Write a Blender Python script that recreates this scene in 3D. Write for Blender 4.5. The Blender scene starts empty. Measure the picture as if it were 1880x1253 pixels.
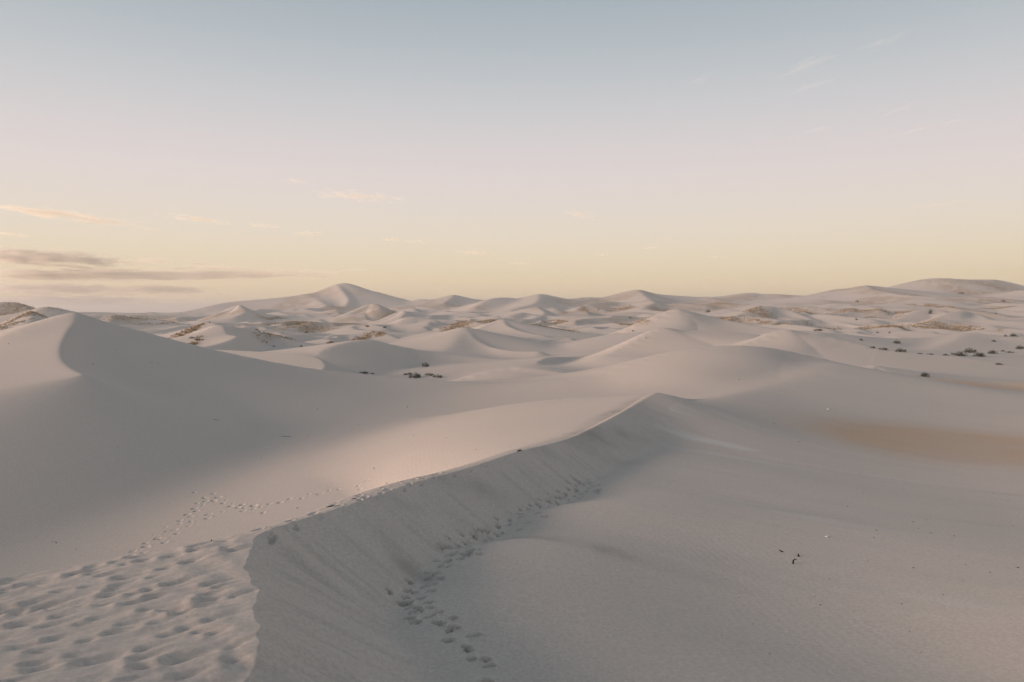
import bpy, bmesh, math, random, time
_T0 = time.time()
import numpy as np
from mathutils import Vector, Matrix, Euler

random.seed(7)
rng = np.random.default_rng(7)
R = math.radians
scene = bpy.context.scene
COL = scene.collection

# ------------------------------------------------------------------ camera
FOC = 1358.0                 # focal length in photograph pixels (26 mm lens)
HZ = 572.0                   # pixel row of the horizon
EYE = 16.0                   # eye height above the datum
PITCH = -math.atan((626.5 - HZ) / FOC)
cam_data = bpy.data.cameras.new("camera")
cam_data.lens = 26.0
cam_data.sensor_width = 36.0
cam_data.clip_start = 0.1
cam_data.clip_end = 200000
cam = bpy.data.objects.new("camera", cam_data)
COL.objects.link(cam)
cam.location = (0, 0, EYE)
cam.rotation_euler = (R(90) + PITCH, 0, 0)
scene.camera = cam

# ------------------------------------------------------------------ light
SUN_AZ = 194.0      # compass-like direction the sun stands in, degrees counter-clockwise from +X
SUN_EL = 4.0
world = bpy.data.worlds.new("World")
scene.world = world
world.use_nodes = True
wn, wl = world.node_tree.nodes, world.node_tree.links
wn.clear()
w_out = wn.new("ShaderNodeOutputWorld")
w_bg = wn.new("ShaderNodeBackground")
w_sky = wn.new("ShaderNodeTexSky")
w_sky.sky_type = 'NISHITA'
w_sky.sun_disc = False
w_sky.sun_elevation = R(SUN_EL)
w_sky.sun_rotation = R(90 - SUN_AZ)
w_sky.dust_density = 3.0
tc = wn.new("ShaderNodeTexCoord")
sep = wn.new("ShaderNodeSeparateXYZ")
wl.new(tc.outputs["Generated"], sep.inputs[0])
# twilight bands: colour by elevation (sine of the elevation angle)
ramp = wn.new("ShaderNodeValToRGB")
cr = ramp.color_ramp
cr.interpolation = 'B_SPLINE'
def s2l(c):
    return tuple(((x / 255) / 12.92 if x / 255 <= 0.04045 else ((x / 255 + 0.055) / 1.055) ** 2.4) for x in c)
stops = [(0.0, (241, 212, 170)), (0.02, (243, 216, 175)), (0.06, (243, 225, 192)), (0.115, (238, 227, 212)), (0.18, (232, 220, 219)),
         (0.25, (214, 212, 214)), (0.32, (190, 198, 203)), (0.40, (166, 179, 188)), (0.62, (133, 145, 155)), (1.0, (114, 126, 138))]
while len(cr.elements) < len(stops):
    cr.elements.new(0.5)
for e, (p, c) in zip(cr.elements, stops):
    e.position = p
    e.color = (*s2l(c), 1)
wl.new(sep.outputs["Z"], ramp.inputs[0])
w_mul = wn.new("ShaderNodeMixRGB")
w_mul.blend_type = 'MIX'
w_mul.inputs[0].default_value = 0.97
w_scale = wn.new("ShaderNodeMixRGB"); w_scale.blend_type = 'MULTIPLY'; w_scale.inputs[0].default_value = 1
w_scale.inputs[2].default_value = (0.075, 0.075, 0.075, 1)
wl.new(w_sky.outputs[0], w_scale.inputs[1])
wl.new(w_scale.outputs[0], w_mul.inputs[1])
wl.new(ramp.outputs[0], w_mul.inputs[2])
wl.new(w_mul.outputs[0], w_bg.inputs[0])
w_bg.inputs[1].default_value = 0.50
wl.new(w_bg.outputs[0], w_out.inputs[0])

sun_data = bpy.data.lights.new("sun", 'SUN')
sun_data.energy = 4.3
sun_data.angle = R(32)
sun_data.color = (1.0, 0.73, 0.58)
sun = bpy.data.objects.new("sun", sun_data)
COL.objects.link(sun)
sdir = Vector((math.cos(R(SUN_AZ)) * math.cos(R(SUN_EL)), math.sin(R(SUN_AZ)) * math.cos(R(SUN_EL)), math.sin(R(SUN_EL))))
sun.rotation_euler = (-sdir).to_track_quat('-Z', 'Y').to_euler()
sun.location = (-30, -15, 40)

vs = scene.view_settings
vs.view_transform = 'Standard'
vs.look = 'None'
vs.exposure = 0.96
vs.gamma = 1.0
vs.use_curve_mapping = False

# ------------------------------------------------------------------ helpers
def W(u, v, D):
    """A point of the place: bearing and height angle surveyed from the photograph, D metres north of the camera."""
    a = (u - 940.0) / FOC
    b = -(v - 626.5) / FOC
    y = math.cos(PITCH) - b * math.sin(PITCH)
    z = math.sin(PITCH) + b * math.cos(PITCH)
    s = D / y
    return (a * s, D, EYE + z * s)

def hash2(ix, iy, seed):
    h = (ix.astype(np.int64) * 374761393 + iy.astype(np.int64) * 668265263 + seed * 974634777) & 0xFFFFFFFF
    h = ((h ^ (h >> 13)) * 1274126177) & 0xFFFFFFFF
    h = h ^ (h >> 16)
    return (h & 0xFFFFFF) / float(0xFFFFFF)

def vnoise(x, y, seed=0):
    ix, iy = np.floor(x), np.floor(y)
    fx, fy = x - ix, y - iy
    fx = fx * fx * fx * (fx * (fx * 6 - 15) + 10)
    fy = fy * fy * fy * (fy * (fy * 6 - 15) + 10)
    a = hash2(ix, iy, seed); b = hash2(ix + 1, iy, seed)
    c = hash2(ix, iy + 1, seed); d = hash2(ix + 1, iy + 1, seed)
    return ((a * (1 - fx) + b * fx) * (1 - fy) + (c * (1 - fx) + d * fx) * fy) * 2 - 1

def fbm(x, y, seed=0, octaves=4, gain=0.5):
    s, a, f, t = 0, 1.0, 1.0, 0
    for o in range(octaves):
        s = s + a * vnoise(x * f + 13.7 * o, y * f - 7.1 * o, seed + o)
        t += a; a *= gain; f *= 2.03
    return s / t

def sstep(a, b, x):
    t = np.clip((x - a) / (b - a), 0, 1)
    return t * t * (3 - 2 * t)

def smax(a, b, k):
    h = np.maximum(k - np.abs(a - b), 0) / k
    return np.maximum(a, b) + h * h * k * 0.25

def smin(a, b, k):
    return -smax(-a, -b, k)

def poly_nearest(x, y, pts, extra=None, need_arc=True):
    """nearest point of a polyline: distance, side (-1..1, + is left of travel), crest height (distance weighted, so that it
    changes smoothly round a bend), arc length, extra"""
    pts = np.asarray(pts, float)
    best = np.full(x.shape, 1e18); side = np.zeros(x.shape); arc = np.zeros(x.shape); ex = np.zeros(x.shape)
    zs = np.zeros(x.shape); ws = np.zeros(x.shape); ss = np.zeros(x.shape)
    acc = 0.0
    for i in range(len(pts) - 1):
        ax, ay, az = pts[i]; bx, by, bz = pts[i + 1]
        dx, dy = bx - ax, by - ay
        L2 = dx * dx + dy * dy + 1e-9; L = math.sqrt(L2)
        t = np.clip(((x - ax) * dx + (y - ay) * dy) / L2, 0, 1)
        px, py = x - ax - t * dx, y - ay - t * dy
        d2 = px * px + py * py
        m = d2 < best
        best[m] = d2[m]
        s = (dx * py - dy * px) / (L * np.sqrt(d2 + 1e-12))
        side[m] = s[m]
        zz = az + t * (bz - az)
        w = L / (d2 + 1e-3) ** 2
        ws += w; zs += w * zz
        if need_arc:
            arc[m] = acc + t[m] * L
            if extra is not None:
                ex += w * (extra[i] + t * (extra[i + 1] - extra[i]))
        acc += L
    return np.sqrt(best), side, zs / ws, arc, ex / ws

def smooth_line(P, n=6):
    """Catmull-Rom through the surveyed points"""
    P = np.asarray(P, float)
    if len(P) < 3:
        return P
    Q = np.vstack([2 * P[0] - P[1], P, 2 * P[-1] - P[-2]])
    out = []
    for i in range(1, len(Q) - 2):
        p0, p1, p2, p3 = Q[i - 1], Q[i], Q[i + 1], Q[i + 2]
        for k in range(n):
            t = k / n
            out.append(0.5 * ((2 * p1) + (-p0 + p2) * t + (2 * p0 - 5 * p1 + 4 * p2 - p3) * t * t + (-p0 + 3 * p1 - 3 * p2 + p3) * t ** 3))
    out.append(P[-1])
    return np.array(out)

# ------------------------------------------------------------------ base of the dune field (valley floors, broad slopes)
BASE_PTS = [
    # valley between the left dune and the foreground ridge
    (0, 1090, 30), (150, 1050, 31.5), (300, 995, 35), (500, 930, 38.5), (700, 862, 44), (900, 803, 50), (1000, 772, 55), (-250, 1150, 27),
    # broad slope of the left dune
    (0, 900, 40), (300, 900, 43), (0, 800, 47), (200, 830, 47), (200, 740, 60), (400, 820, 51), (400, 720, 68), (600, 790, 56), (600, 730, 70), (800, 765, 62),
    (800, 730, 76), (950, 735, 72), (1050, 735, 68), (-300, 800, 45),
    # hollow right of the ridge
    (900, 1250, 10.9), (760, 1130, 13.2), (800, 1070, 15.0), (850, 1005, 17.4), (960, 945, 21.4), (1090, 890, 26.4), (1160, 835, 34),
    (1400, 1250, 11.1), (1880, 1250, 11.2), (1200, 1080, 15.0), (1700, 1100, 14.8), (1100, 980, 18.9), (1400, 1000, 18.7), (1880, 1000, 18.9), (1200, 900, 25.2), (1300, 900, 25.8), (1400, 850, 33.3),
    (1880, 910, 28.4), (1650, 860, 35), (1880, 845, 38.5), (1500, 800, 47), (1700, 785, 52), (1880, 790, 50), (2200, 900, 28), (2200, 1250, 10), (1300, 800, 46),
    # near flank of the right-hand hill
    (1250, 690, 68), (1380, 665, 74), (1500, 720, 66), (1600, 740, 62), (1750, 755, 58), (1880, 765, 55),
    # behind the first dunes
    (760, 694, 124), (640, 690, 122), (930, 700, 118), (1120, 690, 120), (450, 668, 118), (300, 650, 120), (100, 650, 125), (-200, 650, 125),
    (1350, 680, 104), (1560, 700, 92), (1700, 712, 84), (1880, 722, 80), (2100, 740, 80),
    (1400, 660, 112), (1900, 690, 98),
    (400, 640, 155), (1150, 655, 165), (1000, 645, 175), (700, 640, 190), (1500, 640, 150), (1780, 654, 150), (1880, 645, 165), (200, 630, 180), (0, 640, 160), (-300, 640, 170),
    # mid and far
    (0, 610, 260), (300, 612, 270), (550, 615, 270), (800, 612, 280), (1050, 612, 280), (1300, 600, 290), (1550, 600, 290), (1750, 600, 290), (1950, 600, 290), (-300, 610, 260),
    (0, 588, 500), (300, 594, 480), (600, 588, 500), (850, 586, 500), (1100, 582, 480), (1350, 575, 460), (1600, 568, 460), (1880, 566, 450), (2200, 570, 450), (-300, 590, 480),
    (0, 579, 1000), (300, 583, 900), (600, 574, 850), (850, 567, 850), (1100, 560, 800), (1350, 554, 750), (1600, 546, 700), (1880, 536, 680), (2200, 548, 700),
    (0, 581, 2200), (300, 584, 1600), (300, 582, 3500), (1000, 580, 3500), (0, 581, 3500), (1800, 579, 3500), (700, 575, 2000), (1000, 572, 2000), (1500, 569, 2000), (2000, 568, 2000),
]
BP = [W(*p) for p in BASE_PTS]
BP += [(-13, 14, EYE - 8.8), (-10, 17, EYE - 8.8), (-7.5, 21, EYE - 8.8), (-5, 26, EYE - 8.7), (-3, 32, EYE - 8.4), (-5.5, 15, EYE - 7.2), (-3.2, 19.5, EYE - 7.4), (-1, 25, EYE - 7.5), (0, 0, EYE - 6), (-15, 0, EYE - 8), (15, 0, EYE - 6), (0, -20, EYE - 5), (-40, -10, EYE - 8), (40, -10, EYE - 6), (0, -120, EYE - 8), (-120, -60, EYE - 8),
       (120, -60, EYE - 8), (-140, 60, EYE - 9), (140, 50, EYE - 8), (0, -1000, EYE - 10), (-1000, -200, EYE - 9), (1000, -200, EYE - 5), (-900, 300, EYE - 8), (900, 300, EYE + 4),
       (0, 6000, EYE - 40), (-4000, 4500, EYE - 40), (4000, 4500, EYE - 40), (0, -5000, EYE - 30), (-5000, 0, EYE - 30), (5000, 0, EYE - 30)]
BP = np.array(BP)

def embed(x, y):
    r = np.sqrt(x * x + y * y) + 6.0
    l = np.log(r)
    return 1.6 * l * 1.0, x / r, y / r

def tps_fit(P):
    e = np.stack(embed(P[:, 0], P[:, 1]), 1)
    n = len(P)
    d = np.linalg.norm(e[:, None] - e[None], axis=2)
    K = d
    A = np.zeros((n + 4, n + 4)); A[:n, :n] = K - 0.0 * np.eye(n)
    A[:n, n] = 1; A[:n, n + 1:] = e; A[n, :n] = 1; A[n + 1:, :n] = e.T
    # value: sine-like height angle so that near and far are equally stiff
    r = np.sqrt(P[:, 0] ** 2 + P[:, 1] ** 2) + 6.0
    b = np.zeros(n + 4); b[:n] = (P[:, 2] - EYE) / r
    d3 = d ** 3
    A[:n, :n] = d3 - 2e-4 * np.eye(n) * -1
    return e, np.linalg.solve(A, b)

TE, TW = tps_fit(BP)

def base_height(x, y):
    sh = x.shape
    x, y = x.ravel(), y.ravel()
    out = np.empty(x.shape)
    for s in range(0, len(x), 60000):
        xs, ys = x[s:s + 60000], y[s:s + 60000]
        e = np.stack(embed(xs, ys), 1)
        d2 = ((e ** 2).sum(1)[:, None] + (TE ** 2).sum(1)[None] - 2 * e @ TE.T)
        d2 = np.maximum(d2, 0)
        v = (d2 * np.sqrt(d2)) @ TW[:len(TE)] + TW[len(TE)] + e @ TW[len(TE) + 1:]
        out[s:s + 60000] = v * (np.sqrt(xs * xs + ys * ys) + 6.0) + EYE
    return out.reshape(sh)

# ------------------------------------------------------------------ dunes
# ridge(points, slope on the left of travel, slope on the right, rounding, blend, dune number)
DUNES = []
def ridge(pts, sl, sr, r=0.5, k=None, dune=0, world=False, n=3, wig=0.0):
    P = np.array(pts if world else [W(*p) for p in pts], float)
    Dm = float(np.hypot(P[:, 0], P[:, 1]).mean())
    P = smooth_line(P, n)
    if wig:
        s = np.arange(len(P)) * 1.7
        P[:, 0] += wig * vnoise(s, s * 0 + 3.3, dune + 5)
    DUNES.append((P, sl, sr, r, Dm * 0.008 if k is None else k * (0.55 if Dm > 100 else 1), dune))

# -- dune numbers: 0 floor, 1 foreground ridge, 2 left dune, 3 right hill, 4.. middle dunes, 30 far dunes
# left dune: silhouette ridge, then the S-shaped crest that comes towards us
ridge([(-420, 830, 50), (-200, 730, 58), (0, 632, 67), (70, 600, 72), (135, 579, 76), (160, 583, 77), (250, 606, 80), (400, 644, 84), (560, 676, 86), (700, 694, 86), (830, 710, 82), (930, 719, 78), (1050, 717, 74)],
      0.42, 0.13, 1.6, 2.2, 2)
ridge([(135, 579, 76), (134, 592, 72.5), (122, 608, 69), (112, 628, 64.5), (108, 642, 61.5), (110, 658, 58), (124, 674, 54.5), (150, 688, 51.5)], 0.50, 0.16, 0.25, 1.2, 2)
# right hill
ridge([(1050, 717, 74), (1100, 702, 75), (1180, 670, 77), (1250, 647, 79), (1340, 635, 81), (1420, 640, 82), (1500, 659, 80), (1560, 684, 76), (1640, 707, 72), (1760, 727, 68), (1880, 745, 65), (2100, 775, 60)],
      0.34, 0.14, 3.0, 2.0, 3)
ridge([(1212, 729, 45.3), (1250, 737, 48), (1310, 733, 52.5), (1380, 716, 60), (1450, 698, 66), (1530, 672, 75)], 0.15, 0.16, 1.2, 0.9, 3)
# bowl behind the saddle: mid dunes
ridge([(330, 640, 134), (400, 642, 130), (480, 646, 124), (555, 651, 117), (584, 658, 112.5), (594, 668, 108), (594, 676, 104), (580, 686, 100)], 0.50, 0.09, 0.15, 0.8, 4)
ridge([(575, 655, 126), (600, 639, 132), (640, 628, 140), (680, 624, 146), (720, 633, 149), (800, 648, 150), (900, 659, 146), (985, 663, 142)], 0.10, 0.30, 1.0, 1.0, 5)
ridge([(800, 712, 104), (870, 688, 107), (950, 673, 110), (1010, 674, 110), (1080, 688, 108), (1130, 700, 104)], 0.24, 0.15, 0.8, 1.0, 6)
ridge([(955, 675, 108.5), (1000, 679, 107), (1060, 688, 105)], 0.04, 0.42, 0.2, 0.5, 6)
ridge([(985, 665, 124), (1008, 656, 131), (1060, 655, 141), (1110, 646, 154), (1150, 641, 165), (1220, 643, 172), (1300, 650, 172)], 0.09, 0.42, 0.4, 1.0, 7)
# pale peak in the middle and its long shaded back
ridge([(700, 652, 172), (760, 640, 176), (800, 626, 182), (830, 612, 187), (852, 603, 191), (868, 606, 196), (930, 616, 205), (1000, 626, 212), (1100, 640, 215), (1150, 648, 214)], 0.25, 0.09, 0.8, 1.2, 8)
ridge([(852, 603, 191), (862, 614, 184), (872, 625, 177), (900, 637, 168), (940, 644, 160), (990, 645, 156)], 0.46, 0.26, 0.3, 1.0, 8)
ridge([(850, 604, 190), (838, 622, 176), (820, 640, 163), (800, 652, 154)], 0.20, 0.16, 2.0, 2.0, 8)
# second peak behind it
ridge([(840, 612, 235), (880, 603, 242), (905, 592, 250), (924, 587, 254), (940, 590, 258), (1000, 601, 268), (1060, 611, 275)], 0.25, 0.10, 0.8, 1.5, 9)
ridge([(924, 587, 254), (928, 596, 244), (950, 606, 234), (975, 613, 226), (1000, 617, 220)], 0.48, 0.24, 0.3, 1.2, 9)
# crescent dune with the zigzag brink, left of the middle
ridge([(330, 622, 165), (365, 606, 168), (395, 597, 170), (408, 599, 166), (413, 610, 160), (418, 615, 157), (433, 617, 153), (428, 622, 149), (405, 630, 145), (375, 637, 141)], 0.48, 0.12, 0.15, 0.8, 10)
ridge([(390, 592, 178), (402, 597, 175), (425, 600, 178), (470, 608, 185), (540, 628, 180), (580, 640, 172)], 0.20, 0.20, 0.8, 1.2, 10)
# right-hand middle slopes
ridge([(1120, 652, 128), (1140, 640, 132), (1180, 618, 138), (1215, 602, 143), (1250, 606, 144), (1330, 609, 142), (1400, 616, 138)], 0.40, 0.13, 1.6, 1.5, 11)
ridge([(1130, 612, 200), (1180, 590, 205), (1235, 568, 212), (1262, 571, 212), (1300, 580, 210), (1345, 590, 205), (1430, 605, 190), (1500, 612, 175)], 0.40, 0.12, 1.2, 1.5, 12)
ridge([(1340, 640, 120), (1385, 625, 123), (1435, 606, 127), (1470, 609, 127), (1560, 626, 122), (1610, 640, 118), (1700, 650, 115), (1760, 658, 112), (1880, 683, 104), (2050, 710, 98)], 0.36, 0.15, 1.2, 1.5, 13)
ridge([(1540, 672, 93), (1575, 673, 94), (1607, 672, 93), (1618, 676, 90), (1640, 686, 87)], 0.12, 0.30, 0.2, 0.5, 14)
ridge([(1607, 672, 93), (1600, 680, 88), (1582, 687, 85)], 0.50, 0.15, 0.15, 0.4, 14)
ridge([(1600, 694, 87), (1700, 699, 87), (1790, 701, 86), (1880, 703, 84), (2000, 708, 82)], 0.06, 0.30, 0.8, 1.0, 15)
ridge([(1450, 606, 178), (1530, 612, 180), (1590, 618, 184), (1650, 621, 188), (1720, 619, 192), (1775, 613, 194), (1830, 618, 190), (1880, 621, 186), (2000, 630, 180)], 0.22, 0.16, 1.0, 1.5, 16)
ridge([(1775, 613, 194), (1745, 628, 176), (1700, 645, 160)], 0.14, 0.18, 1.5, 1.5, 16)
ridge([(1780, 668, 124), (1830, 658, 128), (1880, 655, 130), (1980, 658, 130)], 0.20, 0.14, 1.0, 1.0, 17)
# skyline and far dunes, left
ridge([(-160, 572, 330), (-60, 560, 340), (5, 553, 350), (28, 555, 350), (60, 570, 340), (90, 584, 320)], 0.3, 0.22, 1.5, 2.0, 20)
ridge([(55, 573, 300), (78, 562, 306), (112, 567, 315), (150, 577, 325), (190, 586, 330)], 0.3, 0.22, 1.0, 2.0, 21)
ridge([(-10, 602, 225), (25, 586, 232), (52, 571, 240), (57, 580, 230), (59, 587, 222), (40, 600, 212), (25, 606, 206)], 0.48, 0.20, 0.2, 1.0, 22)
ridge([(150, 579, 420), (185, 574, 430), (215, 577, 430), (245, 581, 420)], 0.3, 0.25, 1.5, 2.0, 20)
ridge([(168, 597, 300), (190, 586, 306), (212, 577, 312), (232, 581, 318), (280, 586, 325)], 0.35, 0.18, 0.5, 1.2, 23)
ridge([(212, 577, 312), (204, 588, 296), (190, 598, 280)], 0.45, 0.22, 0.3, 1.2, 23)
# the high peak
ridge([(255, 583, 700), (285, 576, 720), (340, 571, 740), (390, 560, 770), (430, 553, 800), (500, 547, 830), (560, 540, 850), (597, 531, 870), (618, 521, 880), (630, 518, 885), (645, 521, 890), (668, 531, 900), (700, 541, 915), (745, 553, 930), (800, 562, 930)],
      0.35, 0.13, 3.0, 5.0, 24)
ridge([(618, 521, 880), (626, 530, 850), (634, 540, 815), (640, 550, 780), (636, 560, 740)], 0.50, 0.38, 1.5, 4.0, 24)
ridge([(560, 540, 850), (585, 552, 780), (600, 562, 720)], 0.2, 0.3, 3, 4.0, 24)
ridge([(395, 577, 480), (425, 567, 500), (437, 559, 515), (443, 564, 498), (450, 573, 470), (430, 582, 450)], 0.48, 0.22, 0.4, 2.0, 25)
ridge([(640, 575, 430), (665, 564, 445), (683, 556, 455), (695, 561, 445), (698, 566, 435)], 0.40, 0.22, 0.6, 2.0, 25)
ridge([(690, 590, 350), (715, 580, 360), (738, 570, 372), (744, 574, 362), (735, 584, 345)], 0.45, 0.20, 0.4, 1.6, 26)
ridge([(735, 590, 330), (752, 580, 340), (775, 582, 340), (797, 587, 334), (799, 594, 322), (785, 602, 305)], 0.42, 0.12, 0.4, 1.4, 26)
# skyline, middle
ridge([(735, 560, 800), (770, 548, 820), (800, 551, 820), (830, 542, 840), (845, 544, 850), (875, 549, 860), (920, 551, 850)], 0.3, 0.16, 2, 4, 27)
ridge([(835, 541, 840), (825, 549, 790), (815, 556, 750)], 0.4, 0.2, 1, 4, 27)
ridge([(870, 566, 600), (900, 549, 650), (930, 546, 680), (960, 549, 690), (990, 540, 700), (1005, 542, 710), (1045, 549, 720), (1080, 549, 720)], 0.3, 0.16, 2, 4, 28)
ridge([(990, 540, 700), (985, 555, 600), (950, 565, 560), (915, 575, 520)], 0.26, 0.2, 2, 3, 28)
ridge([(1048, 548, 760), (1075, 545, 760), (1110, 546, 770), (1140, 537, 780), (1172, 532, 790), (1205, 539, 790), (1260, 543, 780), (1310, 545, 770), (1365, 537, 760), (1400, 539, 760), (1440, 540, 740), (1490, 542, 720), (1530, 531, 700), (1560, 529, 690), (1590, 524, 680), (1625, 528, 690), (1660, 531, 700)], 0.3, 0.17, 2.5, 4, 29)
ridge([(1595, 536, 780), (1640, 525, 790), (1690, 513, 800), (1722, 510, 800), (1775, 513, 800), (1830, 513, 800), (1860, 519, 790), (1890, 526, 780), (1960, 540, 760), (2100, 556, 740)], 0.3, 0.20, 6, 5, 31)
ridge([(1590, 524, 680), (1600, 530, 640), (1650, 540, 560), (1720, 545, 520), (1790, 552, 500)], 0.42, 0.2, 2, 3, 29)
ridge([(1172, 532, 790), (1185, 545, 650), (1200, 556, 560), (1180, 566, 500)], 0.3, 0.24, 2, 3, 29)
# scattered named crescents on the right
ridge([(1640, 590, 330), (1680, 571, 350), (1710, 566, 356), (1728, 569, 352), (1740, 576, 340)], 0.4, 0.24, 1.5, 2, 32)
ridge([(1700, 592, 300), (1745, 573, 318), (1780, 571, 325), (1800, 579, 318), (1812, 584, 305)], 0.42, 0.18, 0.6, 2, 32)
ridge([(1300, 602, 300), (1350, 580, 330), (1400, 562, 360), (1440, 565, 360), (1470, 578, 345), (1500, 590, 320)], 0.4, 0.2, 1, 2, 33)
ridge([(1480, 578, 430), (1530, 560, 460), (1580, 558, 470), (1620, 566, 450)], 0.42, 0.2, 1, 2.5, 33)
ridge([(1655, 610, 250), (1710, 590, 275), (1760, 588, 280), (1850, 600, 265), (1900, 608, 255)], 0.4, 0.17, 1.0, 2, 34)
ridge([(985, 563, 470), (1000, 575, 420), (980, 585, 380), (945, 592, 350)], 0.4, 0.2, 0.5, 2, 28)
ridge([(935, 578, 400), (960, 572, 410), (982, 578, 405), (983, 585, 390), (960, 592, 370)], 0.45, 0.16, 0.4, 1.6, 28)
ridge([(1060, 566, 560), (1090, 556, 600), (1130, 553, 620), (1180, 560, 600), (1240, 572, 540)], 0.35, 0.18, 1.5, 3, 33)
# added dunes out of view behind, left and right, to shade the foreground
ridge([(-60, -20, EYE + 2.0), (-46, -24, EYE + 6), (-30, -30, EYE + 10), (-12, -34, EYE + 12.5), (10, -36, EYE + 12.0), (40, -42, EYE + 6), (65, -44, EYE + 1)], 0.58, 0.3, 2.0, 3.0, 35, world=True)
ridge([(-24, -22, EYE + 8), (-27, -8, EYE + 4.0), (-31, 4, EYE + 0.4), (-38, 13, EYE - 3.2), (-44, 22, EYE - 6)], 0.5, 0.52, 2.0, 2.0, 35, world=True)

ridge([(10, -40, EYE + 9), (24, -24, EYE + 9), (34, -6, EYE + 8), (44, 8, EYE + 5), (56, 20, EYE + 1)], 0.56, 0.4, 2.0, 2.0, 35, world=True)  # added unseen dune, blocks sky light from the hollow on the right
# random small crescents that fill the far field
NAMED = len(DUNES)
_px = np.array([d[0][len(d[0]) // 2][0] for d in DUNES]); _py = np.array([d[0][len(d[0]) // 2][1] for d in DUNES])
for i in range(520):
    D = 200 * math.exp(random.random() * math.log(5.5))
    th = R(random.uniform(-37, 37))
    x, y = D * math.tan(th), D
    h = random.uniform(0.35, 1.0) * (1.0 + D * 0.0065)
    Ld = h * random.uniform(6, 15)
    ang = R(random.uniform(-45, 15))
    cs, sn = math.cos(ang), math.sin(ang)
    zb = float(base_height(np.array([x]), np.array([y]))[0])
    pts = []
    m = 6
    hook = random.uniform(0.2, 0.8); asym = random.uniform(-0.2, 0.3)
    for k in range(m + 1):
        t = k / m * 2 - 1
        lx = Ld * (hook * t * t + 0.12 * math.sin(3 * t + i)); ly = -Ld * t
        X = x + lx * cs - ly * sn; Y = y + lx * sn + ly * cs
        pts.append((X, Y, zb + h * (1 - abs(t - asym) ** 2.6 * 0.8) - 0.15 * h + random.uniform(-.06, .06) * h))
    DUNES.append((smooth_line(pts, 3), random.uniform(.42, .55), random.uniform(.13, .24), 0.2 + D * 0.0005, h * 0.22, 30))

# foreground ridge: brink and the rolled-over left shoulder
BR = [(7, -34, EYE + 9), (5.5, -22, EYE + 3.5), (3.2, -9, EYE - 0.3), (0.9, 0, EYE - 1.75), (-1.2, 4, EYE - 2.9)] + [W(*p) for p in [
    (463, 1258, 8.0), (468, 1200, 8.7), (477, 1160, 9.2), (474, 1110, 10.1), (462, 1060, 11.2), (455, 1015, 12.3), (461, 993, 12.9), (490, 974, 13.5), (540, 958, 14.5), (620, 935, 16.1), (700, 906, 18.1), (760, 887, 19.8),
    (820, 871, 21.6), (890, 850, 23.8), (950, 830, 26.0), (1000, 818, 28.2), (1050, 804, 31), (1090, 786, 34), (1130, 765, 37.6), (1175, 740, 42.2), (1205, 729.5, 45), (1222, 731, 46.3)]]
BRL = smooth_line(BR, 5)
SH = [(-16, -44, EYE + 2, .3), (-15, -20, EYE - 2.6, .4), (-13, -4, EYE - 4.6, .45), (-12.5, 6, EYE - 4.9, .5)] + [(*W(u, v, d), s) for u, v, d, s in [
    (-160, 1153, 11.6, .55), (0, 1103, 12.0, .58), (130, 1064, 12.3, .60), (250, 1029, 12.6, .60), (350, 1003, 13.0, .60), (420, 987, 13.3, .60), (470, 976, 13.7, .60), (520, 962, 14.3, .64), (585, 940, 15.9, .68), (640, 917, 17.6, .70),
    (700, 896, 19.1, .70), (760, 879, 20.8, .68), (820, 866, 22.5, .62), (885, 848, 24.5, .50), (945, 829, 26.6, .36), (1000, 815, 29, .26), (1050, 801, 32, .19), (1125, 764, 38.4, .13), (1172, 738, 43.2, .09), (1205, 731, 46, .06)]]
_s = smooth_line(SH, 4)
SHL, SHS = _s[:, :3], _s[:, 3]

def foreground(x, y):
    d, s, zc, arc, _ = poly_nearest(x, y, BRL)
    # scalloped brink and avalanche chutes
    near = sstep(26, 12, y) * sstep(-4, 4, y)
    d = d * np.sign(s)                           # + left of travel
    e1, e0 = BRL[-1], BRL[-4]
    ex_, ey_ = (e1 - e0)[:2] / np.linalg.norm((e1 - e0)[:2])
    beyond = np.maximum((x - e1[0]) * ex_ + (y - e1[1]) * ey_, 0)
    d = d + near * (0.10 * fbm(arc * 1.1, arc * 0, 3, 3) + 0.05 * vnoise(arc * 4.1, arc * 0 + 2, 4))
    fade = sstep(52, 40, y)
    right = np.maximum(-d, 0); left = np.maximum(d, 0)
    chute = fbm(arc * 1.5 + right * 0.05, right * 0.10, 11, 4, 0.6)
    rs = 0.66 - 0.34 * sstep(32, 45, y)
    zr = zc - rs * right - 0.03 * right * right * 0
    chute = chute + 0.5 * fbm(arc * 5.0 + right * 0.12, right * 0.25, 17, 3, 0.6)
    zr = zr + chute * 0.020 * sstep(0, 0.6, right) * fade * (1 + 0 * x)
    zl = zc - 0.025 * left
    top = np.where(d < 0, zr, zl)
    d2, s2, z2, _, sl = poly_nearest(x, y, SHL, SHS)
    d2 = d2 * np.sign(s2)
    L = np.maximum(d2, 0); Rr = np.maximum(-d2, 0)
    sh = z2 - sl * (np.sqrt(L * L + 0.25) - 0.5) * (1 + 0.05 * L * sstep(40, 28, y)) + np.where(d2 < 0, 0.9 * Rr, 0)
    return smin(top, sh, 0.12) - 0.22 * beyond, d, d2, arc

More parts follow.
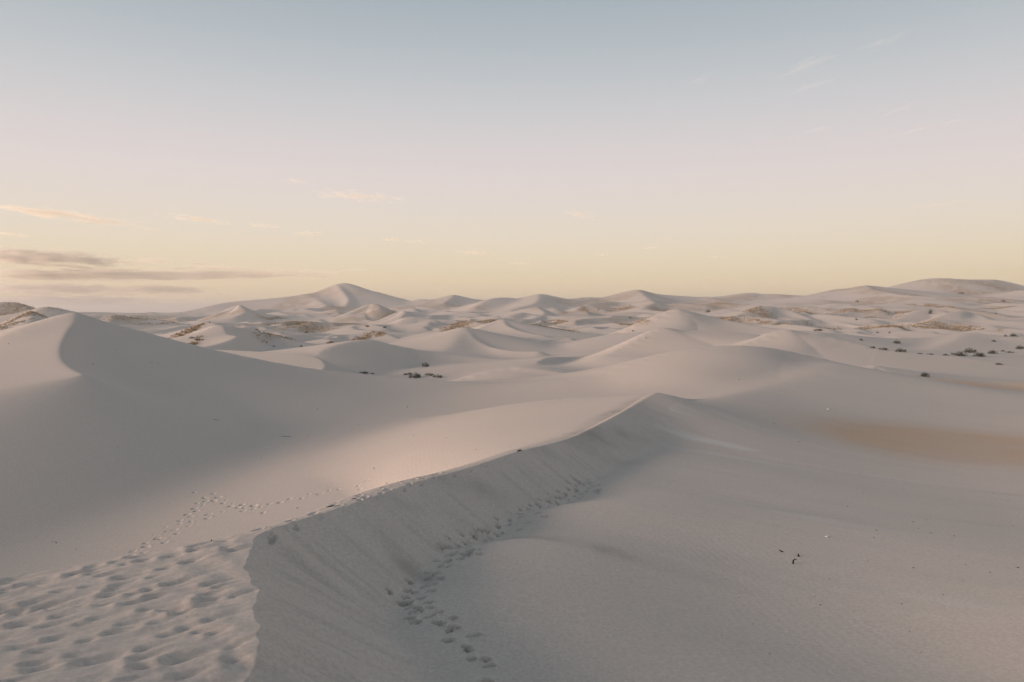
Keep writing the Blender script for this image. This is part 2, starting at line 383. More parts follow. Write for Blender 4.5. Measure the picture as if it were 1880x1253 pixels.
def terrain(x, y, zbase=None, polar=False):
    r = np.sqrt(x * x + y * y)
    z = base_height(x, y) if zbase is None else zbase.copy()
    lab = np.zeros(x.shape, int)
    for (P, sl, sr, rr, k, dn) in DUNES:
        zlo = base_height(P[:, 0].copy(), P[:, 1].copy()).min() - (1.5 if dn != 30 else 0.3)
        reach = (P[:, 2].max() - zlo) / min(sl, sr) * 1.3 + 3
        x0, x1, y0, y1 = P[:, 0].min() - reach, P[:, 0].max() + reach, P[:, 1].min() - reach, P[:, 1].max() + reach
        if polar and y0 > 5:
            cx = np.array([x0, x0, x1, x1]); cy = np.array([y0, y1, y0, y1])
            tt = np.arctan2(cx, cy)
            rmin = math.hypot(max(x0, 0, -x1), y0) if True else 0
            i0, i1 = np.searchsorted(rad, [rmin - 1, np.hypot(cx, cy).max() + 1]); j0, j1 = np.searchsorted(TH, [tt.min(), tt.max()])
            S = (slice(i0, i1), slice(j0, j1))
            xs, ys = x[S], y[S]
            m = (xs > x0) & (xs < x1) & (ys > y0) & (ys < y1)
            if not m.any(): continue
            zo = z[S][m]; xs, ys = xs[m], ys[m]
        else:
            S = None
            m = (x > x0) & (x < x1) & (y > y0) & (y < y1)
            if not m.any(): continue
            zo = z[m]; xs, ys = x[m], y[m]
        D_ = math.hypot(P[:, 0].mean(), P[:, 1].mean())
        d, sd, zc, _, _ = poly_nearest(xs, ys, P, need_arc=False)
        rr = max(rr, D_ * 0.0026)
        de = np.sqrt(d * d + rr * rr) - rr
        hh = zc - (sl * (1 + sd) / 2 + sr * (1 - sd) / 2) * de * (1 - 0.22 * sstep(0, 60, de))
        won = hh > zo
        zn = smax(zo, hh, k)
        if S is None:
            z[m] = zn; lm = lab[m]; lm[won] = dn; lab[m] = lm
        else:
            z[S][m] = zn; lm = lab[S][m]; lm[won] = dn; lab[S][m] = lm
    fg_d = np.full(x.shape, -99.0); fg_s = np.full(x.shape, 99.0)
    m = (y > -60) & (y < 60) & (x > -45) & (x < 24)
    if m.any():
        f, d, d2, arc = foreground(x[m], y[m])
        zo = z[m]
        k = 0.22 + 0.8 * sstep(30, 45, y[m])
        won = f > zo
        z[m] = smax(zo, f, k)
        lm = lab[m]; lm[won] = 1; lab[m] = lm
        fg_d[m] = d; fg_s[m] = d2
    return z, lab, fg_d, fg_s

# ------------------------------------------------------------------ polar terrain grid
def spaced(a, b, n, p=1.0):
    return a + (b - a) * np.linspace(0, 1, n) ** p
NA = 1120
th_in = np.radians(np.linspace(-38, 38, NA))
th_out = np.radians(np.linspace(38, 322, 150))[1:-1]
TH = np.concatenate([th_in, th_out])
rad = np.concatenate([np.linspace(1.0, 5.5, 20)[:-1], np.exp(np.linspace(math.log(5.5), math.log(60), 540))[:-1], np.exp(np.linspace(math.log(60), math.log(320), 330))[:-1],
                      np.exp(np.linspace(math.log(320), math.log(1400), 200))[:-1], np.exp(np.linspace(math.log(1400), math.log(5200), 26))])
NR = len(rad)
T2, R2 = np.meshgrid(TH, rad)
GX, GY = R2 * np.sin(T2), R2 * np.cos(T2)
def upsample(n, step):
    """rows of a cubic (Catmull-Rom) interpolation matrix from every step-th sample to all n samples"""
    idx = np.unique(np.concatenate([np.arange(0, n, step), [n - 1]])); M = np.zeros((n, len(idx)))
    for q in range(n):
        k = min(np.searchsorted(idx, q, side='right') - 1, len(idx) - 2)
        t = (q - idx[k]) / (idx[k + 1] - idx[k])
        w = [(-t + 2 * t * t - t ** 3) / 2, (2 - 5 * t * t + 3 * t ** 3) / 2, (t + 4 * t * t - 3 * t ** 3) / 2, (-t * t + t ** 3) / 2]
        for o, ww in zip((-1, 0, 1, 2), w): M[q, min(max(k + o, 0), len(idx) - 1)] += ww
    return idx, M
def coarse(fn, step=5):
    ir, Mr = upsample(NR, step); ic, Mc = upsample(len(TH), step)
    ic0 = ic
    V = fn(GX[np.ix_(ir, ic0)], GY[np.ix_(ir, ic0)])
    return Mr @ V @ Mc.T
ZB = coarse(base_height, 5)
_r = slice(np.searchsorted(rad, 150), np.searchsorted(rad, 6500))
_x, _y, _rr = GX[_r], GY[_r], R2[_r]
ZB[_r] += sstep(170, 320, _y) * sstep(6000, 1500, _rr) * (1.5 * fbm(_x / 60, _y / 90, 21, 3) + 0.5 * fbm(_x / 14, _y / 20, 25, 2) + 1.7 * (1 - np.abs(vnoise(_x / 30 + 0.6 * vnoise(_x / 40, _y / 60, 29), _y / 70, 27))) ** 3 + 0.8 * (1 - np.abs(vnoise(_x / 13 + 0.5 * vnoise(_x / 20, _y / 30, 28), _y / 26, 26))) ** 3 - 0.9)
GZ, LAB, FD, FS = terrain(GX, GY, ZB, True)
def soften(Z, i0, n):
    for _ in range(n):
        A = Z[i0:].copy()
        A[1:-1] = (Z[i0:-2] + 2 * Z[i0 + 1:-1] + Z[i0 + 2:]) / 4
        A[:, 1:-1] = (A[:, :-2] + 2 * A[:, 1:-1] + A[:, 2:]) / 4
        Z[i0 + 1:-1] = A[1:-1]
soften(GZ, np.searchsorted(rad, 64), 1)
soften(GZ, np.searchsorted(rad, 300), 1)

def ground_at_pixels(uv, rmin=5, rmax=400, n=1400):
    """first point of the sand met by a sight line"""
    out = []
    ds = np.exp(np.linspace(math.log(rmin), math.log(rmax), n))
    for u, v in uv:
        p1 = np.array(W(u, v, 1.0)); dirv = p1 - np.array([0, 0, EYE])
        X, Y, Z = dirv[0] * ds, dirv[1] * ds, EYE + dirv[2] * ds
        g = gz_sample(X, Y)
        below = np.nonzero(Z < g)[0]
        k = below[0] if len(below) else n - 1
        out.append((X[k], Y[k], g[k]))
    return np.array(out)

LTH = TH; LR = np.log(rad)
def gz_sample(X, Y, A=None):
    A = GZ if A is None else A
    t = np.arctan2(X, Y); r = np.log(np.maximum(np.sqrt(X * X + Y * Y), 1.0))
    t = np.where(t < TH[0], t + 2 * math.pi, t)
    j = np.clip(np.searchsorted(LTH, t) - 1, 0, len(TH) - 2); i = np.clip(np.searchsorted(LR, r) - 1, 0, NR - 2)
    ft = np.clip((t - LTH[j]) / (LTH[j + 1] - LTH[j]), 0, 1); fr = np.clip((r - LR[i]) / (LR[i + 1] - LR[i]), 0, 1)
    return (A[i, j] * (1 - ft) + A[i, j + 1] * ft) * (1 - fr) + (A[i + 1, j] * (1 - ft) + A[i + 1, j + 1] * ft) * fr

# ------------------------------------------------------------------ footprints and wind marks pressed into the sand
prints = []          # x, y, heading, length, width, depth, softness
def along(px, spacing, width, rmax=120):
    P = ground_at_pixels(px, rmax=rmax)
    L = smooth_line(P[:, :2], 8)
    seg = np.hypot(*np.diff(L, axis=0).T); acc = np.concatenate([[0], np.cumsum(seg)])
    s = np.arange(0, acc[-1], spacing)
    x = np.interp(s, acc, L[:, 0]); y = np.interp(s, acc, L[:, 1])
    x2 = np.interp(s + .1, acc, L[:, 0]); y2 = np.interp(s + .1, acc, L[:, 1])
    h = np.arctan2(y2 - y, x2 - x)
    h[-1] = h[-2]
    return x, y, h
def trail(px, step=0.62, half=0.11, off=0.0, size=1.0, depth=0.09, rmax=120, skip=0.0, face=None):
    x, y, h = along(px, step, half, rmax)
    for k in range(len(x)):
        if random.random() < skip: continue
        s = half * (1 if k % 2 else -1) + off + random.uniform(-.06, .06)
        hd = h[k] if face is None else (face if face > -0.5 or y[k] > 22 else R(-16))
        prints.append((x[k] - math.sin(h[k]) * s, y[k] + math.cos(h[k]) * s, hd + random.uniform(-.3, .3), size * random.uniform(.24, .38), size * random.uniform(.11, .16), depth * random.uniform(.6, 1.2)))
T1 = [(930, 1270), (905, 1242), (880, 1215), (838, 1192), (822, 1165), (800, 1137), (775, 1112), (790, 1075), (822, 1040), (845, 1010), (880, 990), (940, 958), (990, 935), (1040, 910), (1090, 893), (1068, 876)]
trail(T1, 0.36, 0.11, size=.68, face=R(-38))
trail([(880, 1215), (850, 1170), (800, 1130), (740, 1112), (722, 1100), (760, 1075), (790, 1055), (815, 1025), (825, 998), (850, 990), (900, 965), (960, 940), (1020, 912), (1060, 895), (1055, 880)], 0.38, 0.11, size=.68, face=R(-38))
trail([(800, 1150), (745, 1130), (730, 1112), (770, 1090), (800, 1063), (832, 1035), (870, 1018), (880, 985), (930, 975), (985, 955), (1045, 920), (1095, 900)], 0.45, 0.14, size=.75, skip=.2, face=R(-35))
T2 = [(240, 1020), (262, 1003), (300, 978), (338, 955), (362, 932), (380, 912), (410, 922), (465, 932), (520, 921), (580, 908), (640, 893), (678, 884)]
trail(T2, 0.45, 0.16, depth=0.05, rmax=60, face=R(8))
trail([(258, 1014), (290, 1000), (325, 975), (372, 953), (405, 938), (440, 930), (470, 933)], 0.5, 0.18, depth=0.05, rmax=60, face=R(8))
for _ in range(46):      # trampled clusters
    c = random.choice([(1090, 893), (1070, 882), (742, 1112), (745, 1128), (832, 1003), (850, 1012), (380, 915), (464, 932), (655, 888)])
    p = ground_at_pixels([(c[0] + random.gauss(0, 12), c[1] + random.gauss(0, 6))], rmax=60)[0]
    prints.append((p[0], p[1], R(-38 if c[0] > 700 else 8) + random.uniform(-.3, .3), random.uniform(.22, .34), .13, .06 if c[0] > 700 else .04))
T3 = [(480, 979), (540, 958), (600, 936), (650, 918), (700, 902), (760, 884), (820, 868), (880, 850)]
trail(T3, 0.5, 0.2, off=0.0, depth=0.035, rmax=34)
trail([(u - 8, v - 1) for u, v in T3], 0.55, 0.22, depth=0.035, rmax=34)
# soft, wind-blown hollows all over the near shoulder
WA = R(33)
hollows = []
for _ in range(4200):
    x = random.uniform(-13, -2.2); y = random.uniform(5.5, 14.5)
    hollows.append((x, y))
dh = np.array(hollows)
_, _, fd_, fs_ = terrain(dh[:, 0].copy(), dh[:, 1].copy())
kept = []
for (x, y), a, b in zip(hollows, fd_, fs_):
    if a < 0.25 or b > -0.0: continue
    if any((x - q[0]) ** 2 + ((y - q[1])) ** 2 < random.choice((0.18, 0.28, 0.5)) ** 2 for q in kept): continue
    if vnoise(np.array([x * .45]), np.array([y * .6]), 91)[0] < -0.25: continue
    if a < 1.6 and random.random() < 0.45: continue
    kept.append((x, y))

PRINT_MASK = np.zeros(GX.shape)
def press(Z):
    for (px, py, h, L, Wd, dp) in prints:
        m = (np.abs(GX - px) < .5) & (np.abs(GY - py) < .5) if False else None
        r0 = math.hypot(px, py); t0 = math.atan2(px, py)
        j0, j1 = np.searchsorted(TH[:NA], [t0 - .6 / r0, t0 + .6 / r0]); i0, i1 = np.searchsorted(rad, [r0 - .6, r0 + .6])
        if j1 <= j0 or i1 <= i0: continue
        X = GX[i0:i1, j0:j1] - px; Y = GY[i0:i1, j0:j1] - py
        a = X * math.cos(h) + Y * math.sin(h); b = -X * math.sin(h) + Y * math.cos(h)
        q = np.sqrt((a / (L * .5)) ** 2 + (b / (Wd * .5)) ** 2)
        rim = 0.12 if r0 > 28 else 0.22
        Z[i0:i1, j0:j1] += -dp * sstep(1.15, 0.55, q) + dp * rim * np.exp(-((q - 1.35) / .32) ** 2) * (1 + .8 * np.tanh(a / .1))
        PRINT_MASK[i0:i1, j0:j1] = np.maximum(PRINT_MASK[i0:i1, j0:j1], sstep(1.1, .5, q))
    for (px, py) in kept:
        r0 = math.hypot(px, py); t0 = math.atan2(px, py)
        j0, j1 = np.searchsorted(TH[:NA], [t0 - 1.2 / r0, t0 + 1.2 / r0]); i0, i1 = np.searchsorted(rad, [r0 - 1.2, r0 + 1.2])
        if j1 <= j0 or i1 <= i0: continue
        X = GX[i0:i1, j0:j1] - px; Y = GY[i0:i1, j0:j1] - py
        h = WA + random.uniform(-.18, .18); sc = random.choice((.34, .42, .52, .72)) * random.uniform(.85, 1.2); dp = random.uniform(.06, .14) * min(1, sc + .2)
        a = X * math.cos(h) + Y * math.sin(h); b = -X * math.sin(h) + Y * math.cos(h)
        la = np.where(a < 0, 0.12, 0.50) * sc
        q = np.sqrt((a / la) ** 2 + (b / (0.085 * sc)) ** 2)
        Z[i0:i1, j0:j1] += -dp * np.exp(-(q ** 2) * 0.8) + dp * 0.35 * np.exp(-(((a + .24 * sc) / .10) ** 2 + (b / .13) ** 2))
press(GZ)
# wind-combed relief of the near shoulder, oriented like the hollows
def on(m, *arrs): return [A[m] for A in arrs]
m = (FD > 0) & (FS < 0) & (GY < 17) & (GY > 3)
gx, gy, fd, fs = on(m, GX, GY, FD, FS)
mask = sstep(0.0, 0.35, fd) * sstep(0.0, -0.4, fs) * sstep(17, 12.5, gy) * sstep(3, 6, gy)
a = gx * math.cos(WA) + gy * math.sin(WA); b = -gx * math.sin(WA) + gy * math.cos(WA)
wq = fbm(a * 0.9 + 0.35 * fbm(a * 1.2, b * 1.2, 41, 2), b * 3.4, 43, 3)
add = mask * (0.020 * wq + 0.012 * fbm(a * .7, b * 1.5, 47, 2) + 0.008 * fbm(a * 3.2, b * 11, 45, 2))
brk = np.exp(-((fd - 0.55) / 0.6) ** 2) * sstep(0.02, .15, fd)
GZ[m] += add + brk * mask * 0.018 * np.sin(7.5 * (a + 0.25 * fbm(a, b, 48, 2)) + 3 * b)
# low wind ridges across the hollow on the right
m = (FD < -1.5) & (GY < 70) & (GX > -6) & (R2 > 7)
gx, gy, fd, rr_ = on(m, GX, GY, FD, R2)
c1 = gx * math.cos(R(-38)) + gy * math.sin(R(-38)); c2 = -gx * math.sin(R(-38)) + gy * math.cos(R(-38))
GZ[m] += 0.025 * fbm(c1 / 7.0, c2 / 1.6, 61, 3) * sstep(8, 20, rr_) * sstep(-1.5, -5, fd) * sstep(70, 45, gy)
PALE_N = np.full(GX.shape, -1.0); PALE_N[m] = fbm(c1 / 5.0, c2 / 0.9, 75, 4)

# ------------------------------------------------------------------ colour masks of the sand
def blob(u, v, D, sx, sy, ang=0.0):
    x0, y0, _ = W(u, v, D)
    X, Y = XF - x0, YF - y0
    a = X * math.cos(ang) + Y * math.sin(ang); b = -X * math.sin(ang) + Y * math.cos(ang)
    return np.exp(-((a / sx) ** 2 + (b / sy) ** 2))
i70 = np.searchsorted(rad, 120); XF, YF = GX[:i70], GY[:i70]
ochre = np.zeros_like(XF)
for p in [(1860, 838, 41.5, 8.5, 6, -.3), (1730, 815, 45, 7.5, 5.5, -.3), (2000, 850, 40, 10, 5.5, -.3), (1800, 716, 82, 17, 3, 0.0)]:
    ochre += blob(*p)
ochre = 0.75 * np.clip(ochre, 0, 1) ** 1.3 * (0.8 + 0.3 * sstep(-.5, .5, fbm(XF / 6, YF / 4, 71, 4))) 
pale = np.zeros_like(XF)
pn = PALE_N[:i70]
for p, w in [((1270, 800, 41, 7, 3.5, -.7), 1.0), ((1400, 850, 36, 6, 3, -.7), .9), ((1480, 980, 22.3, 3.2, 1.6, -.7), .8), ((1680, 1160, 14.6, 1.6, .7, -.7), .7), ((1250, 870, 31, 3, 1.4, -.7), .6)]:
    pale += w * blob(*p)
pale = np.clip(pale, 0, 1) * 0.75 * sstep(-0.1, 0.6, pn)
dark_sand = np.zeros_like(XF)  # darker sand patches near the footprint trail
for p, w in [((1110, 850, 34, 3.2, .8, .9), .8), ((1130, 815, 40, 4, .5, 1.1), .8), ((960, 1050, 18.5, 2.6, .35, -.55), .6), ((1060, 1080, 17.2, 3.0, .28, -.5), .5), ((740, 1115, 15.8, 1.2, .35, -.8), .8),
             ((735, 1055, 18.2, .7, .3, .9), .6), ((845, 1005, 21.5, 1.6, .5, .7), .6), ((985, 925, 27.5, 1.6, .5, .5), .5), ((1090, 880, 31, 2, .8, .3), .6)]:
    dark_sand += w * blob(*p)
dark_sand = 0.6 * np.clip(dark_sand, 0, 1) * (0.35 + .9 * np.clip(fbm(XF * 1.3, YF * 1.3, 77, 4) + .3, 0, 1))
# scrub-covered ground: centre pixel, distance, half width (px), half height (m along sight)
SCRUB = [(10, 572, 335, 40, 16, .9), (100, 576, 320, 40, 14, .7), (1450, 570, 450, 30, 25, .8), (1500, 595, 300, 26, 10, .8), (1330, 560, 560, 30, 25, .7), (620, 563, 700, 30, 30, .6), (940, 590, 300, 16, 10, .7), (1250, 556, 600, 24, 24, .6), (1660, 545, 600, 24, 20, .7), (1750, 572, 400, 22, 14, .7), (1865, 560, 500, 18, 20, .7), (40, 590, 232, 22, 12, 1.0), (20, 603, 215, 22, 8, .8), (270, 588, 330, 30, 26, 1.0), (300, 592, 320, 20, 14, .8), (352, 607, 172, 14, 8, 1.0), (362, 623, 152, 16, 4, .9), (345, 630, 145, 8, 3, .8),
         (485, 605, 215, 16, 10, 1.0), (510, 625, 190, 26, 9, .8), (440, 592, 300, 14, 12, .6), (520, 583, 380, 24, 24, .8), (565, 600, 300, 40, 16, .9), (545, 590, 330, 22, 12, .8), (505, 575, 500, 14, 20, .6),
         (664, 602, 240, 12, 10, 1.0), (700, 600, 250, 10, 6, .9), (603, 628, 190, 7, 5, .8), (715, 572, 420, 14, 16, .7), (740, 563, 480, 14, 20, .7), (650, 580, 360, 30, 18, .5),
         (838, 592, 300, 22, 24, 1.0), (832, 602, 262, 16, 8, 1.0), (850, 585, 340, 20, 16, .9), (900, 585, 330, 18, 16, .8), (875, 600, 270, 16, 8, .7), (785, 622, 205, 14, 4, .5), (880, 557, 600, 16, 20, .5), (1020, 583, 360, 20, 12, .9),
         (990, 605, 262, 30, 6, .8), (1035, 603, 270, 30, 7, .9), (1040, 597, 290, 22, 6, .7), (1070, 563, 560, 8, 16, .7), (1145, 558, 560, 24, 14, .9), (980, 568, 460, 20, 12, .5),
         (1150, 587, 300, 14, 10, .8), (1170, 600, 215, 22, 9, .9), (1215, 565, 500, 20, 18, .8), (1165, 545, 700, 10, 16, .4), (1280, 572, 400, 10, 12, .9), (1340, 578, 320, 24, 16, .9), (1385, 575, 350, 20, 20, .8), (1395, 590, 310, 14, 12, .6),
         (1440, 600, 270, 20, 7, .8), (1480, 583, 380, 16, 14, .7), (1530, 550, 560, 18, 14, .5), (1575, 553, 520, 10, 12, .8), (1565, 575, 400, 40, 22, .9), (1600, 585, 350, 40, 10, .9), (1650, 570, 380, 20, 12, .6),
         (1700, 556, 470, 18, 14, .9), (1625, 552, 520, 24, 12, .5), (1720, 585, 300, 20, 14, .5), (1720, 605, 262, 36, 14, 1.0), (1690, 610, 252, 18, 6, 1.0), (1790, 607, 255, 22, 10, .7), (1640, 612, 250, 20, 5, .8), (1570, 606, 258, 34, 5, .9),
         (1790, 542, 700, 30, 50, .8), (1830, 536, 740, 30, 40, .6), (1765, 540, 680, 10, 10, .7), (1840, 570, 420, 24, 12, .8), (1830, 550, 560, 14, 10, .5), (1870, 590, 300, 10, 10, .5), (1410, 557, 560, 20, 10, .5), (1350, 600, 300, 20, 6, .4), (720, 548, 880, 25, 14, .7)]
def full(A):
    B = np.zeros_like(GX); B[:i70] = A; return B
ochre, pale, dark_sand = full(ochre), full(pale), full(dark_sand)
dark_sand = np.maximum(dark_sand, 0.6 * PRINT_MASK * (FD < -0.1))  # colours the print hollows right of the brink darker
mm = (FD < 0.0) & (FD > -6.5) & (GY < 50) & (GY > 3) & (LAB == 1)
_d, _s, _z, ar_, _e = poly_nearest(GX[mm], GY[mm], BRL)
dark_sand[mm] = np.maximum(dark_sand[mm], 0.16 * sstep(0.0, 0.6, fbm(ar_ * 4.2 + _d * .1, _d * .16, 93, 3, .6)) * sstep(.1, .8, _d))  # darker streaks running down the slip face
i120, i2k = np.searchsorted(rad, [120, 1500]); XS, YS = GX[i120:i2k, :NA], GY[i120:i2k, :NA]
scrub = np.zeros_like(XS)
for (u, v, D, hw, hd, w) in SCRUB:
    x0 = (u - 940) / FOC * D
    sy = hd * 1.3
    ia, ib = np.searchsorted(rad[i120:i2k], [(D - 3 * sy), (D + 3 * sy) * 1.3])
    scrub[ia:ib] += w * np.exp(-(((XS[ia:ib] - x0) / (hw / FOC * D)) ** 2 + ((YS[ia:ib] - D) / sy) ** 2) ** 1.3)
sn_ = fbm(XS / 5, YS / 8, 81, 4)
far_s = sstep(240, 420, YS) * 0.6 * sstep(0.05, 0.4, fbm(XS / 45, YS / 60, 83, 2))
_s2 = np.zeros_like(GX); _s2[i120:i2k, :NA] = np.clip(scrub + far_s, 0, 1) * sstep(-0.5, 0.1, sn_)
scrub = _s2
# ------------------------------------------------------------------ materials
def new_mat(name):
    m = bpy.data.materials.new(name); m.use_nodes = True
    nt = m.node_tree; nt.nodes.clear()
    return m, nt.nodes, nt.links
def N(nodes, t, **kw):
    n = nodes.new(t)
    for k, v in kw.items(): setattr(n, k, v)
    return n
def mixc(n, l, fac, a, b):
    m = N(n, "ShaderNodeMixRGB")
    for sock, val in ((m.inputs[0], fac), (m.inputs[1], a), (m.inputs[2], b)):
        if hasattr(val, "links") or isinstance(val, bpy.types.NodeSocket): l.new(val, sock)
        elif isinstance(val, tuple): sock.default_value = (*val, 1)
        else: sock.default_value = val
    return m.outputs[0]

def sand_material():
    m, n, l = new_mat("sand")
    out = N(n, "ShaderNodeOutputMaterial"); bs = N(n, "ShaderNodeBsdfPrincipled")
    bs.inputs["Roughness"].default_value = 0.95
    bs.inputs["Specular IOR Level"].default_value = 0.12
    l.new(bs.outputs[0], out.inputs[0])
    geo = N(n, "ShaderNodeNewGeometry")
    at = {}
    for k in ("ochre", "pale", "dark_sand", "scrub"):
        a = N(n, "ShaderNodeAttribute"); a.attribute_name = k; at[k] = a.outputs["Fac"]
    big = N(n, "ShaderNodeTexNoise"); big.inputs["Scale"].default_value = 0.045; big.inputs["Detail"].default_value = 5
    l.new(geo.outputs["Position"], big.inputs["Vector"])
    fine = N(n, "ShaderNodeTexNoise"); fine.inputs["Scale"].default_value = 14; fine.inputs["Detail"].default_value = 4; fine.inputs["Roughness"].default_value = .7
    l.new(geo.outputs["Position"], fine.inputs["Vector"])
    c = mixc(n, l, big.outputs[0], (0.60, 0.525, 0.468), (0.655, 0.58, 0.522))
    fr = N(n, "ShaderNodeMapRange"); fr.inputs[1].default_value = .3; fr.inputs[2].default_value = .7; fr.inputs[3].default_value = .85; fr.inputs[4].default_value = 1.10
    l.new(fine.outputs[0], fr.inputs[0])
    c = mixc(n, l, at["pale"], c, (0.74, 0.69, 0.64))
    c = mixc(n, l, at["ochre"], c, (0.62, 0.435, 0.30))
    c = mixc(n, l, at["dark_sand"], c, (0.25, 0.235, 0.22))
    sc = N(n, "ShaderNodeTexNoise"); sc.inputs["Scale"].default_value = 1.1; sc.inputs["Detail"].default_value = 6; sc.inputs["Roughness"].default_value = .75
    l.new(geo.outputs["Position"], sc.inputs["Vector"])
    sr = N(n, "ShaderNodeMapRange"); sr.inputs[1].default_value = .36; sr.inputs[2].default_value = .56
    l.new(sc.outputs[0], sr.inputs[0])
    mu = N(n, "ShaderNodeMath", operation='MULTIPLY'); l.new(sr.outputs[0], mu.inputs[0]); l.new(at["scrub"], mu.inputs[1])
    c = mixc(n, l, mu.outputs[0], c, (0.35, 0.225, 0.11))
    mv = N(n, "ShaderNodeMixRGB", blend_type='MULTIPLY'); mv.inputs[0].default_value = 1
    l.new(c, mv.inputs[1]); l.new(fr.outputs[0], mv.inputs[2])
    l.new(mv.outputs[0], bs.inputs["Base Color"])
    # ripples: fine wind ripples, broken up by noise
    mp = N(n, "ShaderNodeMapping"); mp.inputs["Rotation"].default_value = (0, 0, R(-8))
    l.new(geo.outputs["Position"], mp.inputs["Vector"])
    wv = N(n, "ShaderNodeTexWave"); wv.inputs["Scale"].default_value = 1.5; wv.inputs["Distortion"].default_value = 3; wv.inputs["Detail"].default_value = 3; wv.inputs["Detail Scale"].default_value = 0.7
    l.new(mp.outputs[0], wv.inputs["Vector"])
    msk = N(n, "ShaderNodeTexNoise"); msk.inputs["Scale"].default_value = 0.12
    l.new(geo.outputs["Position"], msk.inputs["Vector"])
    mr = N(n, "ShaderNodeMapRange"); mr.inputs[1].default_value = .38; mr.inputs[2].default_value = .62
    l.new(msk.outputs[0], mr.inputs[0])
    rm = N(n, "ShaderNodeMath", operation='MULTIPLY'); l.new(wv.outputs["Fac"], rm.inputs[0]); l.new(mr.outputs[0], rm.inputs[1])
    b1 = N(n, "ShaderNodeBump"); b1.inputs["Strength"].default_value = 0.25; b1.inputs["Distance"].default_value = 0.006
    l.new(rm.outputs[0], b1.inputs["Height"])
    b2 = N(n, "ShaderNodeBump"); b2.inputs["Strength"].default_value = 0.35; b2.inputs["Distance"].default_value = 0.01
    l.new(fine.outputs[0], b2.inputs["Height"]); l.new(b1.outputs[0], b2.inputs["Normal"])
    l.new(b2.outputs[0], bs.inputs["Normal"])
    return m
SAND = sand_material()

def plain(name, c1, c2=None, scale=4.0, rough=0.8, translucent=0.0):
    m, n, l = new_mat(name)
    out = N(n, "ShaderNodeOutputMaterial"); bs = N(n, "ShaderNodeBsdfPrincipled")
    bs.inputs["Roughness"].default_value = rough
    bs.inputs["Specular IOR Level"].default_value = 0.2
    geo = N(n, "ShaderNodeNewGeometry")
    no = N(n, "ShaderNodeTexNoise"); no.inputs["Scale"].default_value = scale; no.inputs["Detail"].default_value = 4
    l.new(geo.outputs["Position"], no.inputs["Vector"])
    mr = N(n, "ShaderNodeMapRange"); mr.inputs[1].default_value = .35; mr.inputs[2].default_value = .65
    l.new(no.outputs[0], mr.inputs[0])
    c = mixc(n, l, mr.outputs[0], c1, c2 or c1)
    l.new(c, bs.inputs["Base Color"]); l.new(bs.outputs[0], out.inputs[0])
    return m
LEAF = plain("shrub_leaves", (0.035, 0.045, 0.03), (0.085, 0.09, 0.055), 3.0)
LEAF_B = plain("grey_shrub_leaves", (0.05, 0.06, 0.05), (0.11, 0.115, 0.085), 3.0)
WOOD = plain("dry_wood", (0.05, 0.04, 0.035), (0.10, 0.08, 0.06), 20)
STRAW = plain("dry_grass", (0.33, 0.22, 0.10), (0.46, 0.33, 0.17), 1.5)
BRUSH = plain("dark_brush", (0.10, 0.075, 0.045), (0.19, 0.14, 0.08), 1.0)
BARK = plain("charred_wood", (0.012, 0.012, 0.012), (0.03, 0.028, 0.025), 40)
STONE = plain("dark_stone", (0.05, 0.05, 0.05), (0.11, 0.105, 0.10), 30)
SHELL = plain("pale_stone", (0.75, 0.75, 0.73), (0.62, 0.62, 0.60), 30)

# ------------------------------------------------------------------ sand meshes, one per dune
def link_mesh(name, me, parent=None):
    o = bpy.data.objects.new(name, me); COL.objects.link(o)
    if parent: o.parent = parent
    return o
def tag(o, label=None, cat=None, group=None, kind=None):
    if label: o["label"] = label
    if cat: o["category"] = cat
    if group: o["group"] = group
    if kind: o["kind"] = kind
    return o

def grid_normals():
    # tangent differences on the polar sheet
    du = np.empty(GX.shape + (3,)); dv = np.empty(GX.shape + (3,))
    P = np.stack([GX, GY, GZ], -1)
    du[:, 1:-1] = P[:, 2:] - P[:, :-2]; du[:, 0] = P[:, 1] - P[:, -1]; du[:, -1] = P[:, 0] - P[:, -2]
    dv[1:-1] = P[2:] - P[:-2]; dv[0] = P[1] - P[0]; dv[-1] = P[-1] - P[-2]
    n = np.cross(du, dv)
    n /= np.linalg.norm(n, axis=-1, keepdims=True) + 1e-12
    n[n[..., 2] < 0] *= -1
    return P.reshape(-1, 3), n.reshape(-1, 3)
PV, NV = grid_normals()
NT = len(TH)
ii, jj = np.meshgrid(np.arange(NR - 1), np.arange(NT), indexing='ij')
j2 = (jj + 1) % NT
quads = np.stack([ii * NT + jj, ii * NT + j2, (ii + 1) * NT + j2, (ii + 1) * NT + jj], -1).reshape(-1, 4)
qlab = LAB[:-1, :].reshape(-1)
MERGE = {4: 5, 14: 13, 17: 16, 22: 21, 23: 20, 25: 24, 26: 24, 27: 28, 31: 29, 32: 30, 33: 30, 34: 30, 35: 0, 15: 3}  # the added unseen shading dunes join the floor mesh
for a_, b_ in MERGE.items(): qlab[qlab == a_] = b_
